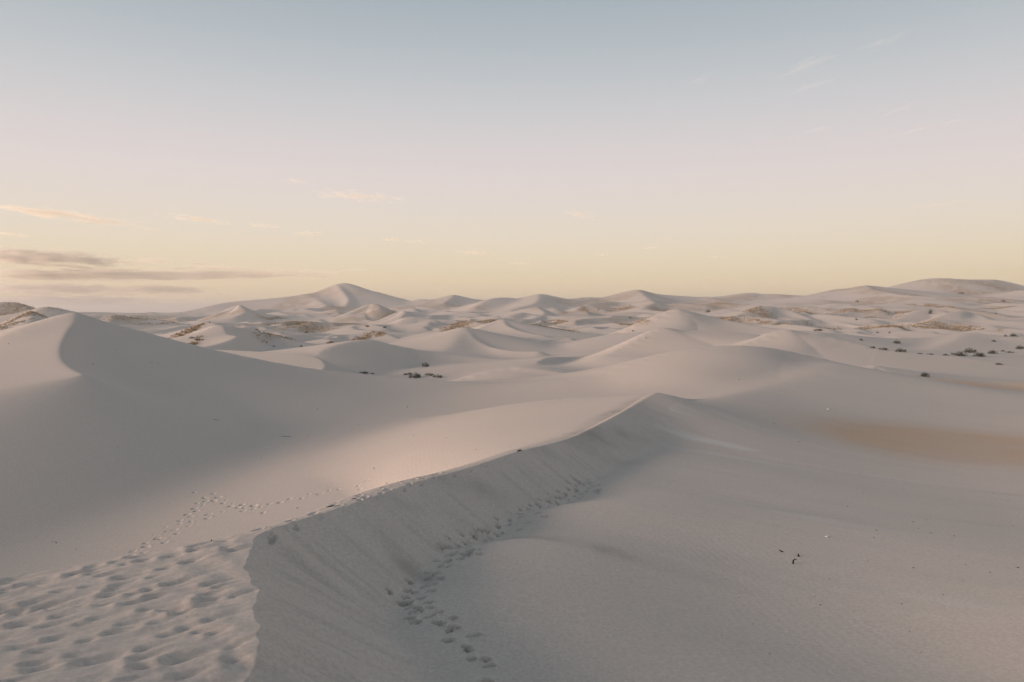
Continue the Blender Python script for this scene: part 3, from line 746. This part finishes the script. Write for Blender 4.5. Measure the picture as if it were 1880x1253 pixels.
LABELS = {
    0: ("sand_floor", "smooth grey sand floor between the dunes, marked by footprints on the right"),
    1: ("sand_ridge", "sharp foreground sand ridge with a pale trodden crest and a shaded slip face"),
    2: ("sand_dune", "broad left dune whose pale curved crest leads down to a grey slope"),
    3: ("sand_dune", "broad rounded hill of sand right of the centre behind the foreground ridge"),
    5: ("sand_dune", "grey bowl-shaped dune above the dark bushes left of the centre"),
    6: ("sand_dune", "low pale sand mound with a dark crease just behind the saddle"),
    7: ("sand_dune", "dark shaded slip face beside the left flank of the big rounded hill"),
    8: ("sand_dune", "pointed pale dune in the centre with a long shaded back to its right"),
    9: ("sand_dune", "smaller pointed dune behind the central pale peak"),
    10: ("sand_dune", "pinkish crescent dune with a zigzag brink left of the centre"),
    11: ("sand_dune", "smooth pale dune flank just behind the big rounded hill"),
    12: ("sand_dune", "rounded pink dune above the pale flank right of the centre"),
    13: ("sand_dune", "long pink slope running down to the right edge of the view"),
    16: ("sand_dune", "low sand slope with dark bushes along its foot on the right"),
    20: ("sand_dune", "dark far dunes on the left skyline"),
    21: ("sand_dune", "shaded dune with a lit face behind the far left crest"),
    24: ("sand_hill", "highest sand peak on the left skyline"),
    28: ("sand_dune", "low dunes on the skyline in the middle"),
    29: ("sand_dune", "long high dune on the right skyline"),
    30: ("sand_dunes", "scattered small far dunes with tan grass patches"),
    12: ("sand_dune", "rounded pink dune above the pale flank right of the centre")}
ATTR = {"ochre": ochre.ravel(), "pale": pale.ravel(), "dark_sand": dark_sand.ravel(), "scrub": scrub.ravel()}
for dn in np.unique(qlab):
    q = quads[qlab == dn]
    used, inv = np.unique(q, return_inverse=True)
    q = inv.reshape(q.shape)
    me = bpy.data.meshes.new("sand")
    me.vertices.add(len(used)); me.vertices.foreach_set("co", PV[used].astype(np.float32).ravel())
    me.loops.add(q.size); me.loops.foreach_set("vertex_index", q.astype(np.int32).ravel())
    me.polygons.add(len(q)); me.polygons.foreach_set("loop_start", np.arange(0, q.size, 4, dtype=np.int32)); me.polygons.foreach_set("loop_total", np.full(len(q), 4, np.int32))
    me.update(calc_edges=True)
    me.polygons.foreach_set("use_smooth", np.ones(len(q), bool))
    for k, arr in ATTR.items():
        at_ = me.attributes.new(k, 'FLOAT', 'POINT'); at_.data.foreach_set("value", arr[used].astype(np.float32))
    me.normals_split_custom_set_from_vertices(NV[used].astype(np.float32))
    me.materials.append(SAND)
    nm, lb = LABELS.get(int(dn), ("sand_dune", "low sand dune"))
    o = link_mesh(nm, me)
    tag(o, lb, kind="structure")


# ------------------------------------------------------------------ haze
HZB = 5600.0
bm = bmesh.new(); bmesh.ops.create_cube(bm, size=1.0)
zlo, zhi = GZ.min() - 1.0, GZ.max() + 2.0
bmesh.ops.scale(bm, vec=(2 * HZB, 2 * HZB, zhi - zlo), verts=bm.verts)
bmesh.ops.translate(bm, vec=(0, 0, (zhi + zlo) / 2), verts=bm.verts)
me = bpy.data.meshes.new("haze"); bm.to_mesh(me); bm.free()
hm_, n_, l_ = new_mat("haze")
o_ = N(n_, "ShaderNodeOutputMaterial"); v_ = N(n_, "ShaderNodeVolumePrincipled")
v_.inputs["Color"].default_value = (0.93, 0.93, 0.95, 1); v_.inputs["Density"].default_value = 0.00045; v_.inputs["Anisotropy"].default_value = 0.2
l_.new(v_.outputs[0], o_.inputs["Volume"])
me.materials.append(hm_)
tag(link_mesh("haze", me), "thin pale haze over the dunes", kind="stuff")

# ------------------------------------------------------------------ shrubs
def leaf_cloud(seed, n, shape, leaf, flat=0.0):
    """n small leaf faces spread through a mound; half the size is 1"""
    rr = random.Random(seed); V = []; F = []
    lumps = [(rr.uniform(-.75, .75), rr.uniform(-.6, .6), rr.uniform(.05, .5) * rr.uniform(.5, 1), rr.uniform(.12, .38)) for _ in range(13)]
    for i in range(n):
        cx, cy, cz, cr_ = rr.choice(lumps)
        d = Vector((rr.gauss(0, 1), rr.gauss(0, 1), rr.gauss(0, 1))).normalized() * cr_ * (0.55 + .5 * rr.random())
        p = Vector((cx + d.x, cy + d.y, max(0.02, cz + d.z * .9)))
        a = Vector((rr.gauss(0, 1), rr.gauss(0, 1), rr.gauss(0, 1) + .7)).normalized() * leaf * rr.uniform(.6, 1.5)
        b = a.cross(Vector((rr.gauss(0, 1), rr.gauss(0, 1), rr.gauss(0, 1)))).normalized() * leaf * .35
        k = len(V); V += [p - b, p + b, p + a * 1.4]; F.append((k, k + 1, k + 2))
    for i in range(int(n * .3)):      # thin twigs sticking out of the outline
        th = rr.uniform(0, 6.28); e = rr.uniform(.1, 1.4)
        d = Vector((math.cos(th) * math.cos(e), math.sin(th) * math.cos(e), math.sin(e)))
        p = d * rr.uniform(.4, .75); q = d * rr.uniform(.85, 1.08); w = Vector((-d.y, d.x, 0)) * .012
        k = len(V); V += [p - w, p + w, q]; F.append((k, k + 1, k + 2))
    me = bpy.data.meshes.new("foliage"); me.from_pydata([tuple(v) for v in V], [], F); me.update()
    return me

def tube_mesh(name, paths, seg=6):
    V, F = [], []
    for P in paths:
        base = len(V)
        for i, (p, r) in enumerate(P):
            p = Vector(p)
            q = Vector(P[min(i + 1, len(P) - 1)][0]) - Vector(P[max(i - 1, 0)][0])
            q.normalize(); u = q.orthogonal().normalized(); w = q.cross(u)
            for k in range(seg):
                t = 2 * math.pi * k / seg; V.append(tuple(p + (u * math.cos(t) + w * math.sin(t)) * r))
        for i in range(len(P) - 1):
            for k in range(seg):
                F.append((base + i * seg + k, base + i * seg + (k + 1) % seg, base + (i + 1) * seg + (k + 1) % seg, base + (i + 1) * seg + k))
        F.append(tuple(base + k for k in range(seg))[::-1]); F.append(tuple(base + (len(P) - 1) * seg + k for k in range(seg)))
    me = bpy.data.meshes.new(name); me.from_pydata(V, [], F); me.update()
    for p in me.polygons: p.use_smooth = True
    return me

FOL = []
for k in range(4):
    m_ = leaf_cloud(100 + k, 900, None, 0.075); m_.materials.append(LEAF if k % 2 else LEAF_B); FOL.append(m_)
STEMS = []
for k in range(3):
    rr = random.Random(50 + k); parts = []
    for q in range(3):
        th = rr.uniform(0, 6.28); L = rr.uniform(.45, .75)
        parts.append([((0.05 * math.cos(th), .05 * math.sin(th), -.08), .035), ((.2 * math.cos(th), .2 * math.sin(th), .2), .026), ((L * .6 * math.cos(th + .3), L * .6 * math.sin(th + .3), L * .7), .012)])
    ms = []
    for pt in parts:
        m_ = tube_mesh("stem", [pt]); m_.materials.append(WOOD); ms.append(m_)
    STEMS.append(ms)

def shrub(u, v, wpx, hpx, label, group=None, yaw=None, lean=0.0):
    p = ground_at_pixels([(u, v)], rmin=40, rmax=900)[0]
    D = p[1]
    e = bpy.data.objects.new("shrub", None); COL.objects.link(e)
    e.location = (p[0], p[1], p[2] - 0.03)
    w = wpx / FOC * D / 2; h = hpx / FOC * D
    e.scale = (w / .95, w / .95, h / .95)
    e.rotation_euler = (0, lean, random.uniform(-.4, .4))
    tag(e, label, "shrub", group)
    k = random.randrange(4)
    link_mesh("foliage", FOL[k], e)
    if wpx >= 8:
        for m_ in STEMS[k % 3]: link_mesh("stem", m_, e)
    return e
G1 = "dark shrubs in the bowl left of centre"; G2 = "dark shrubs along the foot of the right-hand dunes"; G3 = "small shrubs on the far dunes"
SHRUBS = [
    (763, 694, 26, 12, "largest grey-green shrub in the bowl left of centre", G1), (782, 674, 15, 11, "round dark shrub alone on the bowl's grey slope, above the others", G1),
    (669, 686, 19, 5, "flat dark shrub at the left end of the bowl, half hidden by the near dune", G1), (683, 687, 9, 3, "tiny twiggy shrub just right of the flat dark one in the bowl", G1),
    (744, 689, 10, 5, "small dark shrub directly left of the largest shrub in the bowl", G1), (752, 688, 8, 6, "small upright shrub touching the left side of the largest bowl shrub", G1),
    (788, 690, 18, 6, "low brownish shrub touching the right side of the largest bowl shrub", G1), (804, 694, 20, 7, "sparse twiggy shrub on the pale mound, rightmost in the bowl", G1),
    (1603, 640, 11, 5, "leftmost small dark shrub of the row along the long pink slope", G2), (1622, 643, 17, 6, "second dark shrub from the left in the row along the pink slope", G2),
    (1653, 646, 22, 8, "third and widest shrub of the row along the crest of the pink slope", G2), (1688, 650, 11, 2.5, "very low dark shrub just right of the widest in the row", G2),
    (1708, 651, 14, 2.5, "low thin shrub midway along the row on the right", G2), (1736, 653, 14, 4, "low dark shrub just left of the big slanting cluster", G2),
    (1762, 654, 26, 11, "lower left bush of the big slanting dark cluster on the right", G2), (1780, 648, 26, 11, "upper right bush of the big slanting dark cluster on the right", G2),
    (1798, 655, 26, 10, "broad dark bush just below and right of the slanting cluster", G2), (1822, 650, 22, 9, "dark bush at the foot of the slope, second from the right edge", G2),
    (1841, 646, 9, 4, "small bush between two larger ones near the right edge", G2), (1854, 648, 14, 4, "low flat bush right of the small one near the right edge", G2),
    (1872, 641, 18, 8, "grey-brown shrub at the right edge above the pale mound", G2), (1825, 628, 9, 5, "lone small shrub high on the slope above the right-hand bushes", G2),
    (1860, 618, 15, 7, "dark shrub on the crest at the far right", G2), (1846, 618, 7, 4, "tiny shrub just left of the dark one on the far right crest", G2),
    (1697, 692, 19, 11, "spiky dark shrub alone on the smooth slope at the right", G2), (1833, 670, 15, 4, "flat dark shrub on the pale mound below the right-hand bushes", G2),
    (1646, 631, 15, 8, "slanting dark bush alone on the pale slope above the row", G2), (1581, 626, 7, 6, "small tilted shrub on the pale crest left of the row", G2),
    (1503, 608, 19, 5, "low dark bush tucked behind the pink slope right of centre", G2),
    (1300, 574, 11, 7, "dark bush in the gap behind the rounded pink dune", G3), (1708, 577, 8, 11, "dark bush on the steep shaded side of a small right-hand dune", G3),
    (352, 622, 10, 5, "dark shrub on the left flank of the crescent dune, the left one of two", G3), (362, 626, 13, 6, "dark shrub on the left flank of the crescent dune, the right one of two", G3),
    (357, 608, 9, 5, "dark round shrub above the two on the crescent dune", G3), (674, 601, 8, 6, "dark shrub in the grass clump left of the central peak", G3),
    (706, 603, 8, 5, "small dark shrub right of the grass clump left of the central peak", G3), (471, 607, 8, 4, "small shrub at the left of the golden grass strip", G3),
    (502, 637, 6, 3, "small dark shrub at the bottom of the grassy strip", G3), (553, 637, 6, 4, "dark shrub at the right end of the grassy strip", G3),
    (562, 612, 9, 4, "reddish shrub in the tan scrub beneath the high peak", G3), (528, 599, 5, 3, "tiny dark shrub in the tan scrub, leftmost below the peak", G3), (545, 595, 5, 3, "tiny dark shrub in the tan scrub, topmost below the peak", G3),
    (1162, 609, 4, 4, "tiny shrub on the grassy flank left of the rounded pink dune", G3), (1099, 570, 4, 3, "tiny dark shrub on the pink slope in the middle distance", G3), (1157, 585, 7, 4, "small dark shrub atop a tan hummock in the middle distance", G3),
    (1186, 622, 3, 3, "speck of a shrub on the pale flank behind the rounded hill", G3), (1572, 588, 5, 4, "small shrub at the left end of a grassy hollow on the right", G3), (1611, 612, 5, 4, "small round shrub on the reddish hummock, left one", G3), (1633, 612, 5, 4, "small round shrub on the reddish hummock, right one", G3),
    (1574, 555, 8, 4, "dark shrub in a hollow below the right skyline", G3), (1842, 555, 9, 5, "dark shrub on the shaded slope at the far right", G3), (1765, 540, 12, 4, "dark low scrub at the foot of the highest right-hand dune", G3),
    (1829, 577, 5, 3, "small dark shrub on the grey slope near the right edge", G3), (1357, 697, 3, 2.5, "lone tiny shrub on the face of the big rounded hill", G3),
]
for sdat in SHRUBS:
    shrub(*sdat)

# ------------------------------------------------------------------ dry grass on the far dunes (uncountable)
def grass_patch(u, v, D, hw, hd, w, seed):
    rr = np.random.default_rng(seed)
    n = int(90 + 300 * w * min(hw * hd / 250, 1.6))
    x0 = (u - 940) / FOC * D
    X = x0 + rr.normal(0, hw / FOC * D * .62, n); Y = D + rr.normal(0, hd * .75, n)
    Z = gz_sample(X, Y)
    sc = gz_sample(X, Y, scrub)
    ok = sc > 0.12
    X, Y, Z = X[ok], Y[ok], Z[ok]
    V, F = [], []
    for x, y, z in zip(X, Y, Z):
        h = rr.uniform(.25, .6) * (0.8 + D * .0008); r = h * rr.uniform(.5, .9)
        for b in range(8):
            th = rr.uniform(0, 6.28); wv = r * .16
            c, s_ = math.cos(th), math.sin(th); q = rr.uniform(.0, .35) * r
            bx, by = x + c * q, y + s_ * q
            k = len(V)
            V += [(bx - s_ * wv, by + c * wv, z - .04), (bx + s_ * wv, by - c * wv, z - .04), (x + c * r, y + s_ * r, z + h * rr.uniform(.5, 1))]
            F.append((k, k + 1, k + 2))
    if not F: return
    me = bpy.data.meshes.new("dry_grass"); me.from_pydata(V, [], F); me.update(); me.materials.append(STRAW); me.materials.append(BRUSH)
    me.polygons.foreach_set('material_index', np.repeat((rr.random(len(F) // 8) < .3).astype(np.int32), 8))
    tag(link_mesh("dry_grass", me), "patch of dry straw-coloured grass on a far dune", kind="stuff")
for k_, (u, v, D, hw, hd, w) in enumerate(SCRUB):
    if w >= 0.6: grass_patch(u, v, D, hw, hd, w, 500 + k_)

# ------------------------------------------------------------------ sticks, pebbles
def place(name, me, uv, label, cat, group=None, rz=0.0, rmin=8, rmax=120, sc=1.0, size_px=None, tilt=0.0):
    p = ground_at_pixels([uv], rmin=rmin, rmax=rmax)[0]
    o = link_mesh(name, me)
    s_ = sc if size_px is None else size_px / FOC * p[1]
    o.scale = (s_, s_, s_); o.rotation_euler = (0, tilt, rz); o.location = (p[0], p[1], p[2])
    tag(o, label, cat, group)
    return o
def stick(pts, name="stick"):
    m_ = tube_mesh(name, [pts], 7); m_.materials.append(BARK); return m_
GS = "black sticks standing in the sand on the right"
place("stick", stick([((-.55, 0, .42), .05), ((-.3, .05, .3), .10), ((0, 0, .1), .16), ((.35, 0, -.1), .13)]), (1435, 1014), "black stick leaning left, left one of the three charred sticks in the sand", "stick", GS, size_px=9)
place("stick", stick([((0, 0, -.15), .34), ((.02, 0, .15), .22), ((-.05, 0, .4), .12), ((0, .02, .62), .04)]), (1466, 1022), "short pointed black stump, upper right of the three charred sticks", "stick", GS, size_px=9)
place("stick", stick([((-.05, 0, -.2), .13), ((-.08, 0, .25), .14), ((-.02, 0, .62), .12), ((.18, .03, .78), .10), ((.42, .05, .72), .06), ((.62, 0, .7), .03)]), (1457, 1036), "hook-shaped black stick, nearest of the three charred sticks", "stick", GS, size_px=11)
GD = "driftwood bits along the sand ridge"
place("stick", stick([((-.5, 0, .04), .10), ((-.1, .03, .22), .16), ((.1, 0, .34), .10), ((.5, .05, .1), .06)]), (954, 830), "dark lump of driftwood on the crest of the foreground ridge", "stick", GD, size_px=10, rmax=60)
place("stick", stick([((-.5, 0, .05), .03), ((-.1, 0, .08), .05), ((.3, .05, .16), .07), ((.5, .02, .2), .03)]), (606, 932), "long thin black twig lying left of the ridge crest", "stick", GD, size_px=15, rmax=60)
place("stick", stick([((-.5, 0, .25), .03), ((-.2, 0, .1), .08), ((.1, .05, .12), .09), ((.5, 0, .14), .04)]), (650, 917), "short bent twig just left of the pale ridge crest", "stick", GD, size_px=9, rmax=60)
place("stick", stick([((0, 0, -.1), .12), ((.05, 0, .35), .14), ((.2, 0, .6), .06)]), (388, 994), "tiny dark twig stub on the shoulder edge of the near ridge", "stick", GD, size_px=6, rmax=60)

def pebble_mesh(seed, mat):
    bm = bmesh.new(); bmesh.ops.create_icosphere(bm, subdivisions=2, radius=.5)
    rr = random.Random(seed); ph = [rr.uniform(0, 6) for _ in range(3)]
    for v in bm.verts:
        k = 1 + .22 * math.sin(5 * v.co.x + ph[0]) * math.cos(4 * v.co.y + ph[1]) + .12 * math.sin(9 * v.co.z + ph[2])
        v.co = Vector((v.co.x * 1.2, v.co.y * .9, v.co.z * .55)) * k
    me = bpy.data.meshes.new("pebble"); bm.to_mesh(me); bm.free()
    for p in me.polygons: p.use_smooth = True
    me.materials.append(mat); return me
PEB = [pebble_mesh(k, STONE) for k in range(4)]; WP = pebble_mesh(9, SHELL)
GP = "dark pebbles scattered in the hollow on the right"; GL = "dark pebbles scattered on the left dune's slope"
RIGHT_PEBBLES = [(1397, 785, 3), (1421, 778, 3), (1467, 812, 3.5), (1556, 930, 3.5), (1609, 974, 4), (1677, 1043, 4.5), (1677, 959, 4), (1701, 955, 3), (1686, 971, 3.5), (1709, 979, 3.5), (1752, 985, 4), (1506, 1112, 4),
                               (1523, 1064, 3), (1413, 1201, 4), (1383, 1147, 3.5), (1869, 1043, 5), (1824, 906, 3), (1331, 1064, 3), (1656, 1110, 4), (1732, 1093, 3.5), (1496, 1096, 2.5), (1604, 988, 3), (1594, 1031, 2.5), (1773, 1038, 3),
                               (1818, 1052, 3), (1405, 1176, 3), (1357, 1098, 2.5), (1670, 1161, 3), (1690, 1199, 3), (1767, 1068, 3), (1860, 965, 3), (1325, 1167, 3), (1580, 870, 2.5), (1762, 1021, 2.5), (1585, 905, 2.5), (1460, 1185, 2.5)]
LEFT_PEBBLES = [(710, 888, 4), (546, 934, 4), (687, 860, 4), (583, 751, 3), (748, 748, 4), (1028, 735, 3), (290, 668, 3), (278, 667, 3), (170, 669, 4), (16, 632, 3), (103, 998, 3.5), (139, 1010, 2.5), (393, 949, 3),
                               (660, 780, 2.5), (820, 804, 2.5), (875, 826, 3), (450, 655, 2.5), (330, 770, 2.5), (480, 840, 2.5), (215, 822, 2.5), (760, 800, 2.5), (565, 800, 2.5)]
ORD = ["leftmost", "second from the left", "third from the left", "fourth from the left", "fifth from the left", "sixth from the left", "seventh from the left", "eighth from the left", "ninth from the left", "tenth from the left", "eleventh from the left", "twelfth from the left", "rightmost but one", "rightmost"]
def pebble_band(L, bands, group):
    for lo, hi, where in bands:
        row = sorted([p for p in L if lo <= p[1] < hi])
        for q, (u, v, w) in enumerate(row):
            o_ = "rightmost" if q == len(row) - 1 and q else ORD[q]
            place("pebble", PEB[(q + int(v)) % 4], (u, v), "dark pebble, " + o_ + " of those " + where, "pebble", group, rz=random.uniform(0, 6), size_px=w * .85)
pebble_band(RIGHT_PEBBLES, [(0, 915, "high in the right hollow"), (915, 1000, "just above the charred sticks"), (1000, 1100, "level with or below the charred sticks"), (1100, 1150, "midway below the charred sticks"), (1150, 1300, "near the bottom of the right hollow")], GP)
pebble_band(LEFT_PEBBLES, [(0, 700, "high on the left dune"), (700, 790, "on the upper left slope"), (790, 870, "on the middle left slope"), (870, 1300, "low on the left slope by the ridge")], GL)
place("stone", WP, (1519, 986), "white stone lying in the middle of the right-hand hollow", "stone", size_px=8)
place("stone", WP, (1521, 752), "white stone high on the slope above the tan sand on the right", "stone", size_px=6, rmax=200)
for (u, v, w, lb) in [(395, 772, 22, "thin twig lying on the left dune slope, upper left one"), (525, 803, 24, "thin dark twig lying in the middle of the left dune slope"), (98, 996, 14, "thin twig lying on the sand at the far left"), (211, 643, 8, "short twig half buried high on the left dune")]:
    place("twig", stick([((-.5, 0, .02), .008), ((-.1, .05, .05), .014), ((.3, -.02, .03), .012), ((.5, .02, .06), .006)]), (u, v), lb, "twig", size_px=w, rz=random.uniform(-.4, .2))

# ------------------------------------------------------------------ clouds
def cloud_mat(name, scale, dens, color, thr):
    m, n, l = new_mat(name)
    out = N(n, "ShaderNodeOutputMaterial"); vol = N(n, "ShaderNodeVolumePrincipled")
    vol.inputs["Color"].default_value = (*color, 1); vol.inputs["Anisotropy"].default_value = 0.1
    tcn = N(n, "ShaderNodeTexCoord")
    ln = N(n, "ShaderNodeVectorMath", operation='LENGTH'); l.new(tcn.outputs["Object"], ln.inputs[0])
    fall = N(n, "ShaderNodeMapRange"); fall.inputs[1].default_value = 0.1; fall.inputs[2].default_value = 1.0; fall.inputs[3].default_value = 0.16; fall.inputs[4].default_value = -0.42
    l.new(ln.outputs["Value"], fall.inputs[0])
    oi = N(n, "ShaderNodeObjectInfo"); rnd = N(n, "ShaderNodeMath", operation='MULTIPLY'); rnd.inputs[1].default_value = 37.0; l.new(oi.outputs["Random"], rnd.inputs[0])
    mp = N(n, "ShaderNodeMapping"); mp.inputs["Scale"].default_value = scale
    l.new(tcn.outputs["Object"], mp.inputs["Vector"]); l.new(rnd.outputs[0], mp.inputs["Location"])
    no0 = N(n, "ShaderNodeTexNoise"); no0.inputs["Scale"].default_value = 1.0; no0.inputs["Detail"].default_value = 6; no0.inputs["Roughness"].default_value = .62; no0.inputs["Distortion"].default_value = 0.4
    l.new(mp.outputs[0], no0.inputs["Vector"])
    no = N(n, "ShaderNodeMapRange"); no.inputs[1].default_value = .25; no.inputs[2].default_value = .75; no.inputs[3].default_value = 0.1; no.inputs[4].default_value = 1.0
    l.new(no0.outputs[0], no.inputs[0])
    ad = N(n, "ShaderNodeMath", operation='ADD'); l.new(no.outputs[0], ad.inputs[0]); l.new(fall.outputs[0], ad.inputs[1])
    mr = N(n, "ShaderNodeMapRange"); mr.inputs[1].default_value = thr; mr.inputs[2].default_value = thr + .3; mr.inputs[3].default_value = 0; mr.inputs[4].default_value = dens
    l.new(ad.outputs[0], mr.inputs[0]); l.new(mr.outputs[0], vol.inputs["Density"]); l.new(vol.outputs[0], out.inputs["Volume"])
    return m
CM = cloud_mat("cloud_bank", (5.5, 2.5, 2.6), 0.0032, (0.92, 0.86, 0.82), 0.36)
CS = cloud_mat("cloud_streak", (4.5, 2.0, 1.6), 0.0032, (0.98, 0.92, 0.85), 0.46)
CC = cloud_mat("cirrus", (3.0, 2.0, 2.6), 0.0005, (0.98, 0.96, 0.96), 0.52)
bm = bmesh.new(); bmesh.ops.create_icosphere(bm, subdivisions=3, radius=1.0)
CLM = {}
for nm_, mt_ in (("bank", CM), ("streak", CS), ("cirrus", CC)):
    me = bpy.data.meshes.new("cloud"); bm.to_mesh(me); me.materials.append(mt_); CLM[nm_] = me
bm.free()
GB = "grey cloud bank above the left horizon"; GC = "small streak clouds low in the sky"; GR = "faint cirrus wisps high on the right"
CLOUDS = [
    (70, 474, 330, 30, 2, "bank", 14000, "long grey cloud bank at the left edge, above the others", GB), (287, 479, 70, 9, 0, "bank", 13000, "small grey cloud right of the upper left bank", GB),
    (330, 505, 560, 15, -1, "bank", 15000, "longest thin grey cloud streak reaching towards the high peak", GB), (90, 505, 300, 18, 0, "bank", 14500, "grey cloud at the left edge under the upper bank", GB),
    (90, 530, 330, 20, 1, "bank", 16000, "dappled grey cloud low at the left edge", GB), (300, 533, 190, 16, 1, "bank", 15500, "dappled cloud patch left of the high peak's slope", GB), (120, 553, 400, 18, 0, "bank", 17000, "pinkish lowest cloud band over the left horizon", GB),
    (390, 537, 40, 6, 1, "bank", 14000, "small oval grey cloud left of the high peak", GB), (415, 538, 26, 4, 0, "bank", 14000, "tiny grey cloud nearest the high peak's slope", GB), (360, 484, 50, 4, 0, "bank", 14000, "tiny grey cloud between the bank and the long streak", GB),
    (112, 394, 290, 15, 6.2, "streak", 11000, "bright golden cloud streak sloping down from the left edge", GC), (362, 403, 140, 8, 5, "streak", 11500, "thin pinkish grey cloud right of the golden streak", GC),
    (482, 415, 70, 5, 2, "streak", 11500, "small thin grey cloud above the peak's left slope", GC), (275, 421, 50, 4, 2, "streak", 11500, "faint short cloud under the end of the golden streak", GC),
    (20, 430, 80, 9, 4, "streak", 12000, "small grey cloud at the left edge under the golden streak", GC), (565, 428, 70, 6, -1, "streak", 12000, "faint cream cloud above and left of the high peak", GC),
    (660, 361, 180, 8, 4, "streak", 11000, "thin grey cloud streak highest above the peak", GC), (716, 440, 50, 6, 1, "streak", 12000, "small bright cream cloud above and right of the peak", GC), (543, 332, 50, 4, 4, "streak", 11000, "faint wisp left of the highest streak", GC),
    (765, 444, 60, 4, 2, "streak", 12000, "faint thin wisp right of the small cream cloud", GC), (872, 464, 90, 6, 2, "streak", 12500, "thin cream cloud low in the centre of the sky", GC), (955, 484, 60, 4, 3, "streak", 12500, "thin faint wisp low right of the centre cloud", GC),
    (1065, 394, 70, 6, 8, "streak", 12000, "faint sloping wisp right of the middle of the sky", GC), (1108, 468, 36, 4, 2, "streak", 12500, "tiny grey wisp low over the middle dunes", GC), (1195, 455, 36, 4, -3, "streak", 12500, "tiny wisp right of the middle low in the sky", GC), (1318, 472, 36, 4, 8, "streak", 12500, "tiny sloping wisp low on the right", GC),
    (1480, 122, 170, 18, -19, "cirrus", 10000, "brightest pinkish cirrus streak high on the right", GR), (1290, 146, 120, 10, -17, "cirrus", 10000, "faint cirrus streak left of the brightest one", GR), (1490, 158, 130, 10, -15, "cirrus", 10000, "thin cirrus streak just below the brightest one", GR),
    (1655, 200, 90, 9, -15, "cirrus", 10000, "short pink cirrus wisp right of the brightest one", GR), (1700, 235, 160, 12, -10, "cirrus", 10500, "broad faint pink cirrus patch on the right", GR), (1725, 376, 130, 10, -6, "cirrus", 11000, "cream cirrus patch low on the right", GR),
    (1620, 78, 150, 8, -14, "cirrus", 10000, "faint cirrus streak near the top right", GR), (1880, 284, 50, 16, -5, "cirrus", 10500, "small pale wisp at the right edge", GR), (1500, 238, 80, 7, -12, "cirrus", 10000, "small faint wisp below the cirrus streaks", GR)]
for (u, v, w, h, tilt, kind, D, label, grp) in CLOUDS:
    x, y, z = W(u, v, D)
    o = link_mesh("cloud", CLM[kind])
    o.location = (x, y, z)
    o.scale = (w * .70 / FOC * D, w * .45 / FOC * D * (1 if kind != "bank" else .8) + 200, h * .75 / FOC * D)
    o.rotation_euler = (0, R(tilt), 0)
    tag(o, label, "cloud", grp)
